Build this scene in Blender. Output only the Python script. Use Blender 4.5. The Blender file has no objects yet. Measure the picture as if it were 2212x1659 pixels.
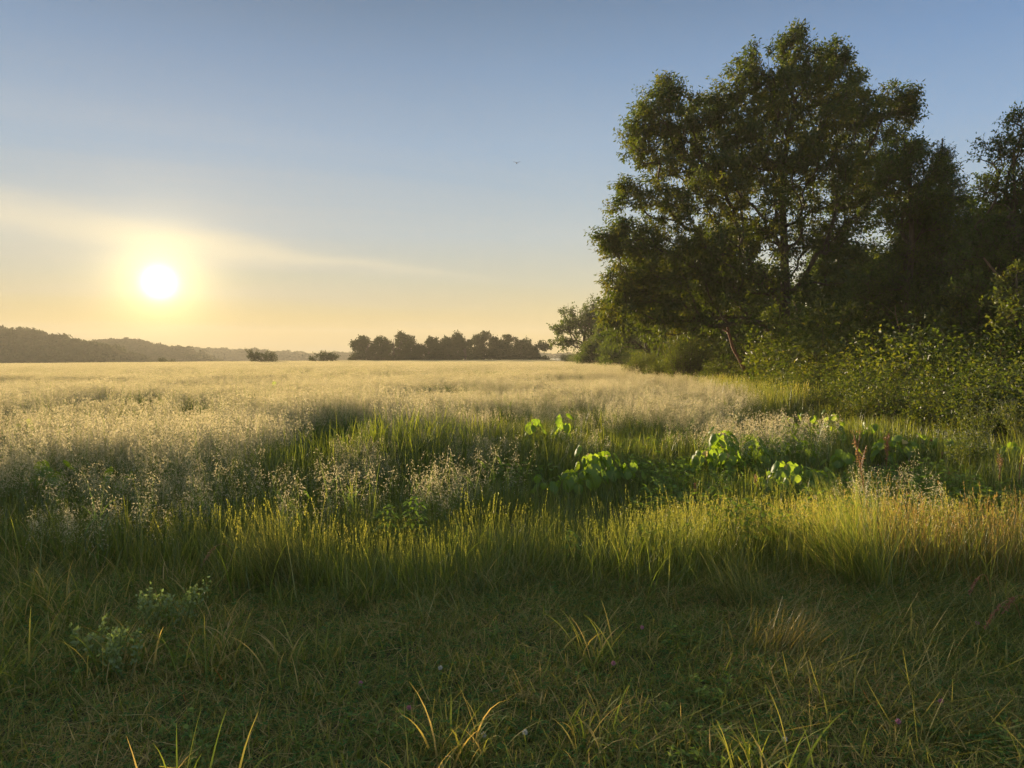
import bpy, math, random
import numpy as np
from mathutils import Vector

# ------------------------------------------------------------------ camera, sky, sun, exposure
scene = bpy.context.scene
C = scene.collection
CAM_H = 1.6
PITCH = 2.09
FPX = 739.6
cam_d = bpy.data.cameras.new('camera'); cam_d.lens = 26.0; cam_d.sensor_width = 36
cam_d.clip_start = 0.05; cam_d.clip_end = 6000
cam = bpy.data.objects.new('camera', cam_d); C.objects.link(cam)
cam.location = (0, 0, CAM_H); cam.rotation_euler = (math.radians(90 - PITCH), 0, 0)
scene.camera = cam
SUN_AZ = math.radians(-25.4)      # left of the view direction (+Y)
SUN_EL = math.radians(5.15)
SD = Vector((math.sin(SUN_AZ) * math.cos(SUN_EL), math.cos(SUN_AZ) * math.cos(SUN_EL), math.sin(SUN_EL)))
sun_d = bpy.data.lights.new('sun', 'SUN'); sun_d.energy = 5.0; sun_d.angle = math.radians(0.6)
sun_d.color = (1.0, 0.78, 0.52)
sun = bpy.data.objects.new('sun', sun_d); C.objects.link(sun)
sun.rotation_euler = SD.to_track_quat('Z', 'Y').to_euler()
scene.view_settings.view_transform = 'Standard'; scene.view_settings.look = 'None'
scene.view_settings.gamma = 1.0; scene.view_settings.exposure = 1.7
scene.cycles.max_bounces = 7; scene.cycles.diffuse_bounces = 3; scene.cycles.transmission_bounces = 4
scene.cycles.transparent_max_bounces = 6; scene.cycles.volume_bounces = 0
scene.cycles.use_light_tree = False
scene.cycles.use_denoising = True; scene.cycles.denoising_prefilter = 'NONE'

world = bpy.data.worlds.new('World'); scene.world = world; world.use_nodes = True

def N(nt, t, **kw):
    n = nt.nodes.new(t)
    for k, v in kw.items(): setattr(n, k, v)
    return n
def mth(nt, op, a, b=None, c=None, clamp=False):
    n = N(nt, 'ShaderNodeMath', operation=op); n.use_clamp = clamp
    for i, v in enumerate((a, b, c)):
        if v is None: continue
        if isinstance(v, (int, float)): n.inputs[i].default_value = v
        else: nt.links.new(v, n.inputs[i])
    return n.outputs[0]
def vscale(nt, col, fac):
    n = N(nt, 'ShaderNodeVectorMath', operation='SCALE')
    if isinstance(col, tuple): n.inputs[0].default_value = col
    else: nt.links.new(col, n.inputs[0])
    if isinstance(fac, (int, float)): n.inputs['Scale'].default_value = fac
    else: nt.links.new(fac, n.inputs['Scale'])
    return n.outputs[0]
def vadd(nt, a, b):
    n = N(nt, 'ShaderNodeVectorMath', operation='ADD'); nt.links.new(a, n.inputs[0]); nt.links.new(b, n.inputs[1]); return n.outputs[0]
def mixc(nt, fac, a, b, mode='MIX'):
    n = N(nt, 'ShaderNodeMix', data_type='RGBA', blend_type=mode)
    for s, v in ((n.inputs[0], fac), (n.inputs[6], a), (n.inputs[7], b)):
        if isinstance(v, (int, float)): s.default_value = v
        elif isinstance(v, tuple): s.default_value = (*v, 1) if len(v) == 3 else v
        else: nt.links.new(v, s)
    return n.outputs[2]
def ramp(nt, fac, stops, interp='LINEAR'):
    n = N(nt, 'ShaderNodeValToRGB'); cr = n.color_ramp; cr.interpolation = interp
    while len(cr.elements) < len(stops): cr.elements.new(0.5)
    for e, (p, c) in zip(cr.elements, stops):
        e.position = p; e.color = (*c, 1)
    if fac is not None: nt.links.new(fac, n.inputs[0])
    return n.outputs[0]

def build_world():
    nt = world.node_tree; nt.nodes.clear()
    out = N(nt, 'ShaderNodeOutputWorld')
    tc = N(nt, 'ShaderNodeTexCoord')
    d = tc.outputs['Generated']
    sky = N(nt, 'ShaderNodeTexSky', sky_type='NISHITA'); sky.sun_disc = False
    sky.sun_elevation = SUN_EL; sky.sun_rotation = SUN_AZ
    sky.air_density = 1.0; sky.dust_density = 0.6; sky.ozone_density = 1.5
    sep = N(nt, 'ShaderNodeSeparateXYZ'); nt.links.new(d, sep.inputs[0])
    z = sep.outputs[2]
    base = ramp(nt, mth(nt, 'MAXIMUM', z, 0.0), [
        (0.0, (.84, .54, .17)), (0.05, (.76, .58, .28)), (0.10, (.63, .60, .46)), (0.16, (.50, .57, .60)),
        (0.27, (.33, .46, .62)), (0.36, (.21, .34, .53)), (0.45, (.13, .22, .36)), (0.62, (.36, .42, .45)), (1.0, (.62, .60, .52))])  # last two stops: unseen sky above the frame, brightened as added fill light
    dt = N(nt, 'ShaderNodeVectorMath', operation='DOT_PRODUCT'); nt.links.new(d, dt.inputs[0]); dt.inputs[1].default_value = SD
    cosv = mth(nt, 'MINIMUM', dt.outputs['Value'], 0.999999)
    th = mth(nt, 'MULTIPLY', mth(nt, 'ARCCOSINE', cosv), 57.2958)
    # away from the sun the sky is darker and bluer
    away = mth(nt, 'SMOOTHSTEP' if False else 'MULTIPLY', mth(nt, 'SUBTRACT', th, 30.0), 1 / 40.0, clamp=True)
    base = mixc(nt, away, base, mixc(nt, 1.0, base, (.68, .80, .95), 'MULTIPLY'))
    # greyer, dimmer high veil above the sun side
    near = mth(nt, 'SUBTRACT', 1.0, mth(nt, 'MULTIPLY', th, 1 / 34.0), clamp=True)
    high = mth(nt, 'MULTIPLY', mth(nt, 'SUBTRACT', z, 0.24), 5.0, clamp=True)
    # thin cirrus : stretched noise on the direction projected on a high plane
    pz = mth(nt, 'ADD', mth(nt, 'MAXIMUM', z, 0.0), 0.09)
    cu = mth(nt, 'DIVIDE', sep.outputs[0], pz); cv = mth(nt, 'DIVIDE', sep.outputs[1], pz)
    cmb = N(nt, 'ShaderNodeCombineXYZ')
    ca, sa = math.cos(0.35), math.sin(0.35)
    ru = mth(nt, 'ADD', mth(nt, 'MULTIPLY', cu, ca), mth(nt, 'MULTIPLY', cv, sa))
    rv = mth(nt, 'SUBTRACT', mth(nt, 'MULTIPLY', cv, ca), mth(nt, 'MULTIPLY', cu, sa))
    nt.links.new(mth(nt, 'MULTIPLY', ru, 0.28), cmb.inputs[0]); nt.links.new(mth(nt, 'MULTIPLY', rv, 1.0), cmb.inputs[1])
    nz = N(nt, 'ShaderNodeTexNoise'); nz.inputs['Scale'].default_value = 0.8; nz.inputs['Detail'].default_value = 6
    nz.inputs['Roughness'].default_value = 0.58; nz.inputs['Distortion'].default_value = .4
    nt.links.new(cmb.outputs[0], nz.inputs['Vector'])
    ci = mth(nt, 'MULTIPLY', mth(nt, 'SUBTRACT', nz.outputs[0], 0.38), 2.4, clamp=True)
    ci = mth(nt, 'MULTIPLY', ci, mth(nt, 'SUBTRACT', 1.0, mth(nt, 'MULTIPLY', th, 1 / 55.0), clamp=True))
    base = mixc(nt, mth(nt, 'MULTIPLY', ci, 0.62), base, mixc(nt, high, (.70, .63, .55), (.16, .215, .28)))
    # one bright wisp reaching right from above the sun
    az = mth(nt, 'MULTIPLY', mth(nt, 'ARCTAN2', sep.outputs[0], sep.outputs[1]), 57.2958)
    el = mth(nt, 'MULTIPLY', mth(nt, 'ARCSINE', z), 57.2958)
    line = mth(nt, 'ADD', mth(nt, 'MULTIPLY', mth(nt, 'ADD', az, 26.0), -0.085), 8.2)
    n2 = N(nt, 'ShaderNodeTexNoise'); n2.inputs['Scale'].default_value = 9; n2.inputs['Detail'].default_value = 3
    mp = N(nt, 'ShaderNodeMapping'); mp.inputs['Scale'].default_value = (1, 1, 4); nt.links.new(d, mp.inputs[0]); nt.links.new(mp.outputs[0], n2.inputs[0])
    off = mth(nt, 'SUBTRACT', mth(nt, 'SUBTRACT', el, line), mth(nt, 'MULTIPLY', mth(nt, 'SUBTRACT', n2.outputs[0], .5), 1.7))
    wid = mth(nt, 'MAXIMUM', mth(nt, 'MULTIPLY', mth(nt, 'SUBTRACT', 4.0, az), 0.036), 0.30)
    q = mth(nt, 'DIVIDE', off, wid)
    wisp = mth(nt, 'EXPONENT', mth(nt, 'MULTIPLY', mth(nt, 'MULTIPLY', q, q), -1.0))
    wisp = mth(nt, 'MULTIPLY', wisp, mth(nt, 'MULTIPLY', mth(nt, 'SUBTRACT', 0.0, az), 1 / 18.0, clamp=True))
    base = mixc(nt, mth(nt, 'MULTIPLY', wisp, 0.62), base, (.98, .82, .58))
    # aureole round the sun
    def expf(k, s): return mth(nt, 'MULTIPLY', mth(nt, 'EXPONENT', mth(nt, 'MULTIPLY', th, -1.0 / k)), s)
    def gau(k, s):
        t = mth(nt, 'MULTIPLY', th, 1.0 / k); return mth(nt, 'MULTIPLY', mth(nt, 'EXPONENT', mth(nt, 'MULTIPLY', mth(nt, 'MULTIPLY', t, t), -1.0)), s)
    g = vadd(nt, vscale(nt, (1.0, .97, .85), gau(.78, 3.2)), vscale(nt, (1.0, .78, .32), expf(1.7, 2.5)))
    g = vadd(nt, g, vscale(nt, (1.0, .50, .10), expf(8.0, .14)))
    tot = vadd(nt, mixc(nt, 1.0, base, (.93, 1.0, 1.04), 'MULTIPLY'), g)
    bg1 = N(nt, 'ShaderNodeBackground'); nt.links.new(vscale(nt, sky.outputs[0], mth(nt, 'MULTIPLY', mth(nt, 'SUBTRACT', th, 25.0), 1 / 50.0, clamp=True)), bg1.inputs[0]); bg1.inputs[1].default_value = 0.008
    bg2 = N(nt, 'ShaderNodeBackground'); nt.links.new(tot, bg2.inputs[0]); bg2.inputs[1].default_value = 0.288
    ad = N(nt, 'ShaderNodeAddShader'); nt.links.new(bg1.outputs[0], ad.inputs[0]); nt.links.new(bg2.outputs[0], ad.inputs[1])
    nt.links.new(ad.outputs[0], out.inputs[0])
build_world()

# ------------------------------------------------------------------ helpers
rng = np.random.default_rng(11)
random.seed(5)
def tag(o, label=None, cat=None, group=None, kind=None):
    if label: o['label'] = label
    if cat: o['category'] = cat
    if group: o['group'] = group
    if kind: o['kind'] = kind
    return o
def sm(a, b, x):
    t = np.clip((x - a) / (b - a), 0, 1); return t * t * (3 - 2 * t)
def gz(x, y):
    """height of the land"""
    x = np.asarray(x, float); y = np.asarray(y, float)
    z = -0.0062 * np.maximum(0, -x - 6) * (1 - 0.5 * sm(150, 400, y))
    z = z + 0.05 * np.sin(x * 0.31 + 1.3) * np.sin(y * 0.23 + .4) * sm(6, 20, y)
    z = z + 0.35 * sm(14, 26, x) * (1 - sm(300, 400, y))
    z = z - 6.0 * sm(250, 330, y + 0.55 * np.maximum(0, -x - 10)) * sm(5, -25, x)
    return z
def X(u, Y): return (u - 512.0) / FPX * Y          # world x of a column at distance Y
def Zv(v, Y): return CAM_H + (357.0 - v) / FPX * Y  # world z of a row at distance Y
DS = 1024 / 2212.0

class Geo:
    def __init__(s): s.v = []; s.f3 = []; s.f4 = []; s.m3 = []; s.m4 = []; s.t = []; s.n = 0
    def add(s, v, f, mat=0, tint=None):
        v = np.asarray(v, np.float32).reshape(-1, 3); f = np.asarray(f, np.int64)
        if len(v) == 0: return
        (s.f3 if f.shape[1] == 3 else s.f4).append(f + s.n)
        (s.m3 if f.shape[1] == 3 else s.m4).append(np.full(len(f), mat, np.int32))
        s.v.append(v)
        s.t.append(np.full(len(v), .5, np.float32) if tint is None else np.broadcast_to(np.asarray(tint, np.float32), (len(v),)).copy())
        s.n += len(v)
    def mesh(s, name, mats, smooth=False):
        me = bpy.data.meshes.new(name)
        v = np.concatenate(s.v); t = np.concatenate(s.t)
        f3 = np.concatenate(s.f3) if s.f3 else np.zeros((0, 3), np.int64)
        f4 = np.concatenate(s.f4) if s.f4 else np.zeros((0, 4), np.int64)
        mi = np.concatenate([a for a in s.m3 + s.m4])
        me.vertices.add(len(v)); me.vertices.foreach_set('co', v.ravel())
        li = np.concatenate([f3.ravel(), f4.ravel()]).astype(np.int32)
        me.loops.add(len(li)); me.loops.foreach_set('vertex_index', li)
        ls = np.concatenate([np.arange(len(f3)) * 3, len(f3) * 3 + np.arange(len(f4)) * 4]).astype(np.int32)
        me.polygons.add(len(ls)); me.polygons.foreach_set('loop_start', ls)
        me.polygons.foreach_set('material_index', mi)
        if smooth: me.polygons.foreach_set('use_smooth', np.ones(len(ls), bool))
        a = me.attributes.new('tint', 'FLOAT', 'POINT'); a.data.foreach_set('value', t)
        for m in mats: me.materials.append(m)
        me.update(calc_edges=True)
        return me
    def obj(s, name, mats, parent=None, loc=None, smooth=False):
        o = bpy.data.objects.new(name, s.mesh(name, mats if isinstance(mats, (list, tuple)) else [mats], smooth))
        C.objects.link(o)
        if parent: o.parent = parent
        if loc: o.location = loc
        return o

def unit(a): return a / np.maximum(np.linalg.norm(a, axis=-1, keepdims=True), 1e-9)
def rdir(n):
    return unit(rng.normal(size=(n, 3)))

def blades(g, base, h, az, ph0, bend, w, S=4, mat=0, tint=None, twist=None, pw=1.0):
    """n curved tapering blades; ph0 start angle from vertical, bend added along the length"""
    n = len(base)
    h, az, ph0, bend, w = [np.broadcast_to(np.asarray(q, float), (n,)) for q in (h, az, ph0, bend, w)]
    tw = rng.uniform(-1.2, 1.2, n) if twist is None else np.broadcast_to(twist, (n,))
    wd = np.stack([np.cos(az + math.pi / 2 + tw), np.sin(az + math.pi / 2 + tw), np.zeros(n)], 1)
    P = np.zeros((n, S + 1, 3)); P[:, 0] = base
    for k in range(S):
        ph = ph0 + bend * ((k + .5) / S) ** pw
        st = (h / S)[:, None] * np.stack([np.sin(ph) * np.cos(az), np.sin(ph) * np.sin(az), np.cos(ph)], 1)
        P[:, k + 1] = P[:, k] + st
    t = np.linspace(0, 1, S + 1)
    wt = np.clip(1.08 - t ** 1.7, 0.06, 1)
    L = P - wd[:, None] * (w[:, None] * wt)[:, :, None] * .5
    R = P + wd[:, None] * (w[:, None] * wt)[:, :, None] * .5
    V = np.stack([L, R], 2).reshape(n, -1, 3)
    f = np.array([[2 * k, 2 * k + 1, 2 * k + 3, 2 * k + 2] for k in range(S)])
    F = (f[None] + (np.arange(n) * (2 * S + 2))[:, None, None]).reshape(-1, 4)
    ti = rng.random(n) if tint is None else np.broadcast_to(tint, (n,))
    g.add(V.reshape(-1, 3), F, mat, np.repeat(ti, 2 * S + 2))
    return P

def leaves(g, pos, axis, ln, wd, mat=0, tint=None, nrm=None, fold=.25, wide=.45):
    """rhombic leaves folded along the midrib"""
    n = len(pos)
    if n == 0: return
    ln = np.broadcast_to(ln, (n,))[:, None]; wd = np.broadcast_to(wd, (n,))[:, None]
    axis = unit(axis); nr = rdir(n) if nrm is None else nrm
    side = unit(np.cross(axis, nr)); up = np.cross(side, axis)
    b = pos; tip = pos + axis * ln
    m = pos + axis * ln * wide
    l = m + side * wd * .5 + up * wd * fold; r = m - side * wd * .5 + up * wd * fold
    V = np.stack([b, l, tip, r], 1).reshape(-1, 3)
    F = (np.array([[0, 2, 1], [0, 3, 2]])[None] + (np.arange(n) * 4)[:, None, None]).reshape(-1, 3)
    ti = rng.random(n) if tint is None else np.broadcast_to(tint, (n,))
    g.add(V, F, mat, np.repeat(ti, 4))

def tubes(g, A, B, ra, rb, sides=4, mat=0, tint=.5):
    A = np.asarray(A, float); B = np.asarray(B, float); n = len(A)
    if n == 0: return
    ra = np.broadcast_to(ra, (n,)); rb = np.broadcast_to(rb, (n,))
    d = unit(B - A); ref = np.where(np.abs(d[:, 2:3]) > .9, np.array([[1., 0, 0]]), np.array([[0, 0, 1.]]))
    s = unit(np.cross(d, ref)); u = np.cross(d, s)
    a = np.arange(sides) * 2 * math.pi / sides
    ring = s[:, None] * np.cos(a)[None, :, None] + u[:, None] * np.sin(a)[None, :, None]
    V = np.concatenate([A[:, None] + ring * ra[:, None, None], B[:, None] + ring * rb[:, None, None]], 1)
    f = np.array([[i, (i + 1) % sides, sides + (i + 1) % sides, sides + i] for i in range(sides)])
    F = (f[None] + (np.arange(n) * 2 * sides)[:, None, None]).reshape(-1, 4)
    g.add(V.reshape(-1, 3), F, mat, np.full(n * 2 * sides, tint) if np.isscalar(tint) else np.repeat(tint, 2 * sides))

def polytube(g, pts, rad, sides=6, mat=0, tint=.5):
    """one continuous tapering tube through pts"""
    pts = np.asarray(pts, float); n = len(pts); rad = np.broadcast_to(rad, (n,))
    d = np.gradient(pts, axis=0); d = unit(d)
    ref = np.array([1., .13, 0]) if abs(d[:, 2]).mean() > .6 else np.array([.1, 0, 1.])
    s = unit(np.cross(d, ref)); u = np.cross(d, s)
    a = np.arange(sides) * 2 * math.pi / sides
    V = pts[:, None] + (s[:, None] * np.cos(a)[None, :, None] + u[:, None] * np.sin(a)[None, :, None]) * rad[:, None, None]
    F = [[k * sides + i, k * sides + (i + 1) % sides, (k + 1) * sides + (i + 1) % sides, (k + 1) * sides + i] for k in range(n - 1) for i in range(sides)]
    g.add(V.reshape(-1, 3), F, mat, tint)

# ------------------------------------------------------------------ materials
def leafmat(name, stops, tcol=(1.25, 1.3, .55), tr=.45, gloss=.06, rough=.45, nscale=.25, namp=.35):
    """thin leaf: reflects, lets light through, slight wax or dew gloss; colour varies per leaf and over the ground"""
    m = bpy.data.materials.new(name); m.use_nodes = True; nt = m.node_tree; nt.nodes.clear()
    out = N(nt, 'ShaderNodeOutputMaterial')
    at = N(nt, 'ShaderNodeAttribute'); at.attribute_name = 'tint'
    oi = N(nt, 'ShaderNodeObjectInfo')
    geo = N(nt, 'ShaderNodeNewGeometry')
    nz = N(nt, 'ShaderNodeTexNoise'); nz.inputs['Scale'].default_value = nscale; nz.inputs['Detail'].default_value = 3
    nt.links.new(geo.outputs['Position'], nz.inputs['Vector'])
    t = mth(nt, 'ADD', mth(nt, 'MULTIPLY', at.outputs['Fac'], .62), mth(nt, 'MULTIPLY', oi.outputs['Random'], .14))
    t = mth(nt, 'ADD', t, mth(nt, 'MULTIPLY', mth(nt, 'SUBTRACT', nz.outputs[0], .33), namp * 1.8), clamp=True)
    col = ramp(nt, t, stops)
    df = N(nt, 'ShaderNodeBsdfDiffuse'); nt.links.new(col, df.inputs[0])
    tl = N(nt, 'ShaderNodeBsdfTranslucent'); nt.links.new(mixc(nt, 1.0, col, tcol, 'MULTIPLY'), tl.inputs[0])
    mx = N(nt, 'ShaderNodeMixShader'); mx.inputs[0].default_value = tr
    nt.links.new(df.outputs[0], mx.inputs[1]); nt.links.new(tl.outputs[0], mx.inputs[2])
    gl = N(nt, 'ShaderNodeBsdfGlossy'); gl.inputs['Roughness'].default_value = rough
    mg = N(nt, 'ShaderNodeMixShader'); mg.inputs[0].default_value = gloss
    nt.links.new(mx.outputs[0], mg.inputs[1]); nt.links.new(gl.outputs[0], mg.inputs[2])
    nt.links.new(mg.outputs[0], out.inputs[0])
    return m
def barkmat(name, a, b, scale=6):
    m = bpy.data.materials.new(name); m.use_nodes = True; nt = m.node_tree
    bs = nt.nodes['Principled BSDF']; bs.inputs['Roughness'].default_value = .9
    geo = N(nt, 'ShaderNodeNewGeometry')
    mp = N(nt, 'ShaderNodeMapping'); mp.inputs['Scale'].default_value = (scale, scale, scale * .22); nt.links.new(geo.outputs['Position'], mp.inputs[0])
    nz = N(nt, 'ShaderNodeTexNoise'); nz.inputs['Scale'].default_value = 3; nz.inputs['Detail'].default_value = 5; nt.links.new(mp.outputs[0], nz.inputs[0])
    c = ramp(nt, nz.outputs[0], [(.3, a), (.7, b)]); nt.links.new(c, bs.inputs['Base Color'])
    bp = N(nt, 'ShaderNodeBump'); bp.inputs['Strength'].default_value = .8; bp.inputs['Distance'].default_value = .03
    nt.links.new(nz.outputs[0], bp.inputs['Height']); nt.links.new(bp.outputs[0], bs.inputs['Normal'])
    return m

M = {}
M['oat'] = leafmat('oat_husk', [(0, (.40, .34, .17)), (.45, (.56, .49, .29)), (1, (.76, .68, .47))], tcol=(1.05, 1.0, .85), tr=.5, gloss=.05, namp=.25)
M['oatstem'] = leafmat('oat_straw', [(0, (.07, .13, .02)), (.5, (.14, .20, .04)), (1, (.34, .30, .10))], tcol=(1.5, 1.5, .7), tr=.5, namp=.4)
M['lush'] = leafmat('lush_grass', [(0, (.045, .07, .014)), (.5, (.11, .14, .026)), (1, (.26, .27, .06))], tcol=(1.9, 1.75, .55), tr=.5, gloss=.05)
M['tall'] = leafmat('tall_grass', [(0, (.06, .10, .014)), (.5, (.14, .18, .03)), (.8, (.24, .24, .06)), (1, (.36, .28, .10))], tcol=(1.75, 1.66, .66), tr=.55, gloss=.05, nscale=.6)
M['gold'] = leafmat('golden_grass', [(0, (.08, .085, .02)), (.4, (.19, .17, .045)), (.75, (.29, .22, .07)), (1, (.38, .24, .09))], tcol=(1.5, 1.3, .7), tr=.5, gloss=.05, nscale=.6)
M['turf'] = leafmat('turf_blade', [(0, (.05, .065, .016)), (.35, (.14, .19, .034)), (.58, (.26, .26, .06)), (.76, (.44, .32, .13)), (1, (.68, .48, .25))], tcol=(1.5, 1.4, .6), tr=.4, gloss=.02, rough=.6, nscale=.9)
M['mat'] = leafmat('flattened_grass', [(0, (.045, .065, .017)), (.4, (.13, .155, .04)), (.7, (.27, .25, .085)), (1, (.52, .38, .17))], tcol=(1.4, 1.3, .6), tr=.35, gloss=.02, rough=.6, nscale=.8)
M['clover'] = leafmat('clover_leaf', [(0, (.035, .09, .018)), (1, (.10, .20, .035))], tr=.4, gloss=.02, rough=.7)
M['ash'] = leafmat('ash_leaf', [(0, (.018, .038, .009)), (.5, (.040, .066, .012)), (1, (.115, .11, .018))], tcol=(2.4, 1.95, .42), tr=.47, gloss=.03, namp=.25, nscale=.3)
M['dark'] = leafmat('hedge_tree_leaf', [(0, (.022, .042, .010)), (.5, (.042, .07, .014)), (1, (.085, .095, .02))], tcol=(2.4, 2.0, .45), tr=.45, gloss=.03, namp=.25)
M['cedar'] = leafmat('cedar_needle', [(0, (.022, .04, .018)), (1, (.05, .075, .032))], tr=.2, gloss=.03)
M['shrub'] = leafmat('shrub_leaf', [(0, (.035, .062, .012)), (.5, (.07, .10, .018)), (1, (.13, .125, .026))], tcol=(2.3, 1.9, .45), tr=.5, gloss=.04, namp=.3, nscale=.5)
M['velvet'] = leafmat('velvetleaf', [(0, (.075, .15, .022)), (1, (.20, .29, .05))], tcol=(2.3, 1.95, .48), tr=.6, gloss=.03)
M['wilt'] = leafmat('wilted_leaf', [(0, (.42, .36, .17)), (1, (.62, .54, .32))], tcol=(1.2, 1.1, .8), tr=.4)
M['weed'] = leafmat('weed_leaf', [(0, (.09, .16, .02)), (1, (.23, .30, .045))], tcol=(1.7, 1.7, .6), tr=.5, gloss=.04)
M['stem'] = leafmat('green_stem', [(0, (.10, .14, .03)), (1, (.20, .22, .06))], tr=.25)
M['rust'] = leafmat('rusty_seed', [(0, (.16, .065, .028)), (1, (.36, .16, .07))], tcol=(1.4, 1.1, .8), tr=.4)
M['tanseed'] = leafmat('tan_seed', [(0, (.26, .15, .06)), (1, (.45, .28, .12))], tcol=(1.3, 1.1, .8), tr=.4)
M['orange'] = leafmat('orange_dead_blade', [(0, (.40, .13, .03)), (1, (.55, .22, .06))], tcol=(1.4, 1.1, .8), tr=.5)
M['pink'] = leafmat('clover_flower', [(0, (.50, .18, .26)), (1, (.70, .35, .42))], tcol=(1, 1, 1), tr=.3)
M['white'] = leafmat('white_flower', [(0, (.60, .56, .48)), (1, (.80, .76, .68))], tcol=(1, 1, 1), tr=.3)
M['sprig'] = leafmat('pale_weed_leaf', [(0, (.13, .19, .06)), (1, (.28, .33, .12))], tcol=(1.5, 1.5, .8), tr=.45)
M['far'] = leafmat('far_tree_leaf', [(0, (.03, .045, .014)), (1, (.065, .08, .022))], tcol=(1.3, 1.2, .6), tr=.3, gloss=0.0)
M['bark'] = barkmat('tree_bark', (.035, .025, .016), (.10, .072, .048))
M['redbark'] = barkmat('red_dead_bark', (.12, .045, .02), (.26, .11, .05))
M['deadwood'] = barkmat('dead_branch_bark', (.12, .08, .05), (.26, .17, .10))
M['feather'] = barkmat('bird_feather', (.03, .03, .03), (.06, .055, .05))

def groundmat():
    m = bpy.data.materials.new('field_soil'); m.use_nodes = True; nt = m.node_tree
    bs = nt.nodes['Principled BSDF']; bs.inputs['Roughness'].default_value = 1.0
    geo = N(nt, 'ShaderNodeNewGeometry')
    n1 = N(nt, 'ShaderNodeTexNoise'); n1.inputs['Scale'].default_value = 7; n1.inputs['Detail'].default_value = 6; nt.links.new(geo.outputs['Position'], n1.inputs[0])
    n2 = N(nt, 'ShaderNodeTexNoise'); n2.inputs['Scale'].default_value = .02; n2.inputs['Detail'].default_value = 4; nt.links.new(geo.outputs['Position'], n2.inputs[0])
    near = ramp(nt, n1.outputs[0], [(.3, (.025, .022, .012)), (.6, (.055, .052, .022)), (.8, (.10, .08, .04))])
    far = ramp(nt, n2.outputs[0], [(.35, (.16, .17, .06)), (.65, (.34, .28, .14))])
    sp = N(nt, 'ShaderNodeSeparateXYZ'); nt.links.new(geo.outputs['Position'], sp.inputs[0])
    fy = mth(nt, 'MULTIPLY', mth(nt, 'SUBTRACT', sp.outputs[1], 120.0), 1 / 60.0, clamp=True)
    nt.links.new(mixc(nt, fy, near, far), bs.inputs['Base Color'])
    bp = N(nt, 'ShaderNodeBump'); bp.inputs['Distance'].default_value = .02; nt.links.new(n1.outputs[0], bp.inputs['Height']); nt.links.new(bp.outputs[0], bs.inputs['Normal'])
    return m
M['soil'] = groundmat()

# ------------------------------------------------------------------ land
def grid(xs, ys, zf):
    XX, YY = np.meshgrid(xs, ys); ZZ = zf(XX, YY)
    v = np.stack([XX, YY, ZZ], -1).reshape(-1, 3); nx, ny = len(xs), len(ys)
    i = np.arange(nx - 1)[None] + (np.arange(ny - 1) * nx)[:, None]; i = i.ravel()
    return v, np.stack([i, i + 1, i + 1 + nx, i + nx], 1)
s = np.linspace(-1, 1, 181)
xs = np.sinh(s * 5) / np.sinh(5) * 1150
ys = -30 + (np.sinh(np.linspace(0, 1, 220) * 5) / np.sinh(5)) * 1250
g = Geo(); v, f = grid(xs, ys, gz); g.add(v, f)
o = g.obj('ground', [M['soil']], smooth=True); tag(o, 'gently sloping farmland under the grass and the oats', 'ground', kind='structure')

# ------------------------------------------------------------------ scattering of uncountable growth
def template_collection(name, meshes):
    col = bpy.data.collections.new(name)
    for i, me in enumerate(meshes):
        ob = bpy.data.objects.new('%s_clump_%02d' % (name, i), me); col.objects.link(ob)
    return col
def scatter(name, x, y, meshes, label, cat, smin=.8, smax=1.2, tilt=.06, rot=None, zoff=0., idx=None, scale=None):
    n = len(x); z = gz(x, y) + zoff
    me = bpy.data.meshes.new(name); me.vertices.add(n)
    me.vertices.foreach_set('co', np.stack([x, y, z], 1).astype(np.float32).ravel())
    r = np.stack([rng.uniform(-tilt, tilt, n), rng.uniform(-tilt, tilt, n), rng.uniform(0, 6.283, n) if rot is None else rot], 1)
    sc = rng.uniform(smin, smax, n) if scale is None else scale
    a = me.attributes.new('rot', 'FLOAT_VECTOR', 'POINT'); a.data.foreach_set('vector', r.astype(np.float32).ravel())
    a = me.attributes.new('scl', 'FLOAT', 'POINT'); a.data.foreach_set('value', sc.astype(np.float32))
    a = me.attributes.new('idx', 'INT', 'POINT'); a.data.foreach_set('value', (rng.integers(0, len(meshes), n) if idx is None else idx).astype(np.int32))
    o = bpy.data.objects.new(name, me); C.objects.link(o)
    tag(o, label, cat, kind='stuff')
    ng = bpy.data.node_groups.new(name + '_scatter', 'GeometryNodeTree')
    ng.interface.new_socket('Geometry', in_out='INPUT', socket_type='NodeSocketGeometry')
    ng.interface.new_socket('Geometry', in_out='OUTPUT', socket_type='NodeSocketGeometry')
    gi = ng.nodes.new('NodeGroupInput'); go = ng.nodes.new('NodeGroupOutput')
    ci = ng.nodes.new('GeometryNodeCollectionInfo'); ci.inputs[0].default_value = template_collection(name, meshes)
    ci.inputs[1].default_value = True; ci.inputs[2].default_value = True
    ip = ng.nodes.new('GeometryNodeInstanceOnPoints'); ip.inputs['Pick Instance'].default_value = True
    def attr(nm, ty):
        a = ng.nodes.new('GeometryNodeInputNamedAttribute'); a.data_type = ty; a.inputs[0].default_value = nm; return a.outputs[0]
    L = ng.links.new
    L(gi.outputs[0], ip.inputs['Points']); L(ci.outputs[0], ip.inputs['Instance'])
    L(attr('idx', 'INT'), ip.inputs['Instance Index'])
    e2r = ng.nodes.new('FunctionNodeEulerToRotation'); L(attr('rot', 'FLOAT_VECTOR'), e2r.inputs[0]); L(e2r.outputs[0], ip.inputs['Rotation'])
    L(attr('scl', 'FLOAT'), ip.inputs['Scale']); L(ip.outputs[0], go.inputs[0])
    md = o.modifiers.new('scatter', 'NODES'); md.node_group = ng
    return o

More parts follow.
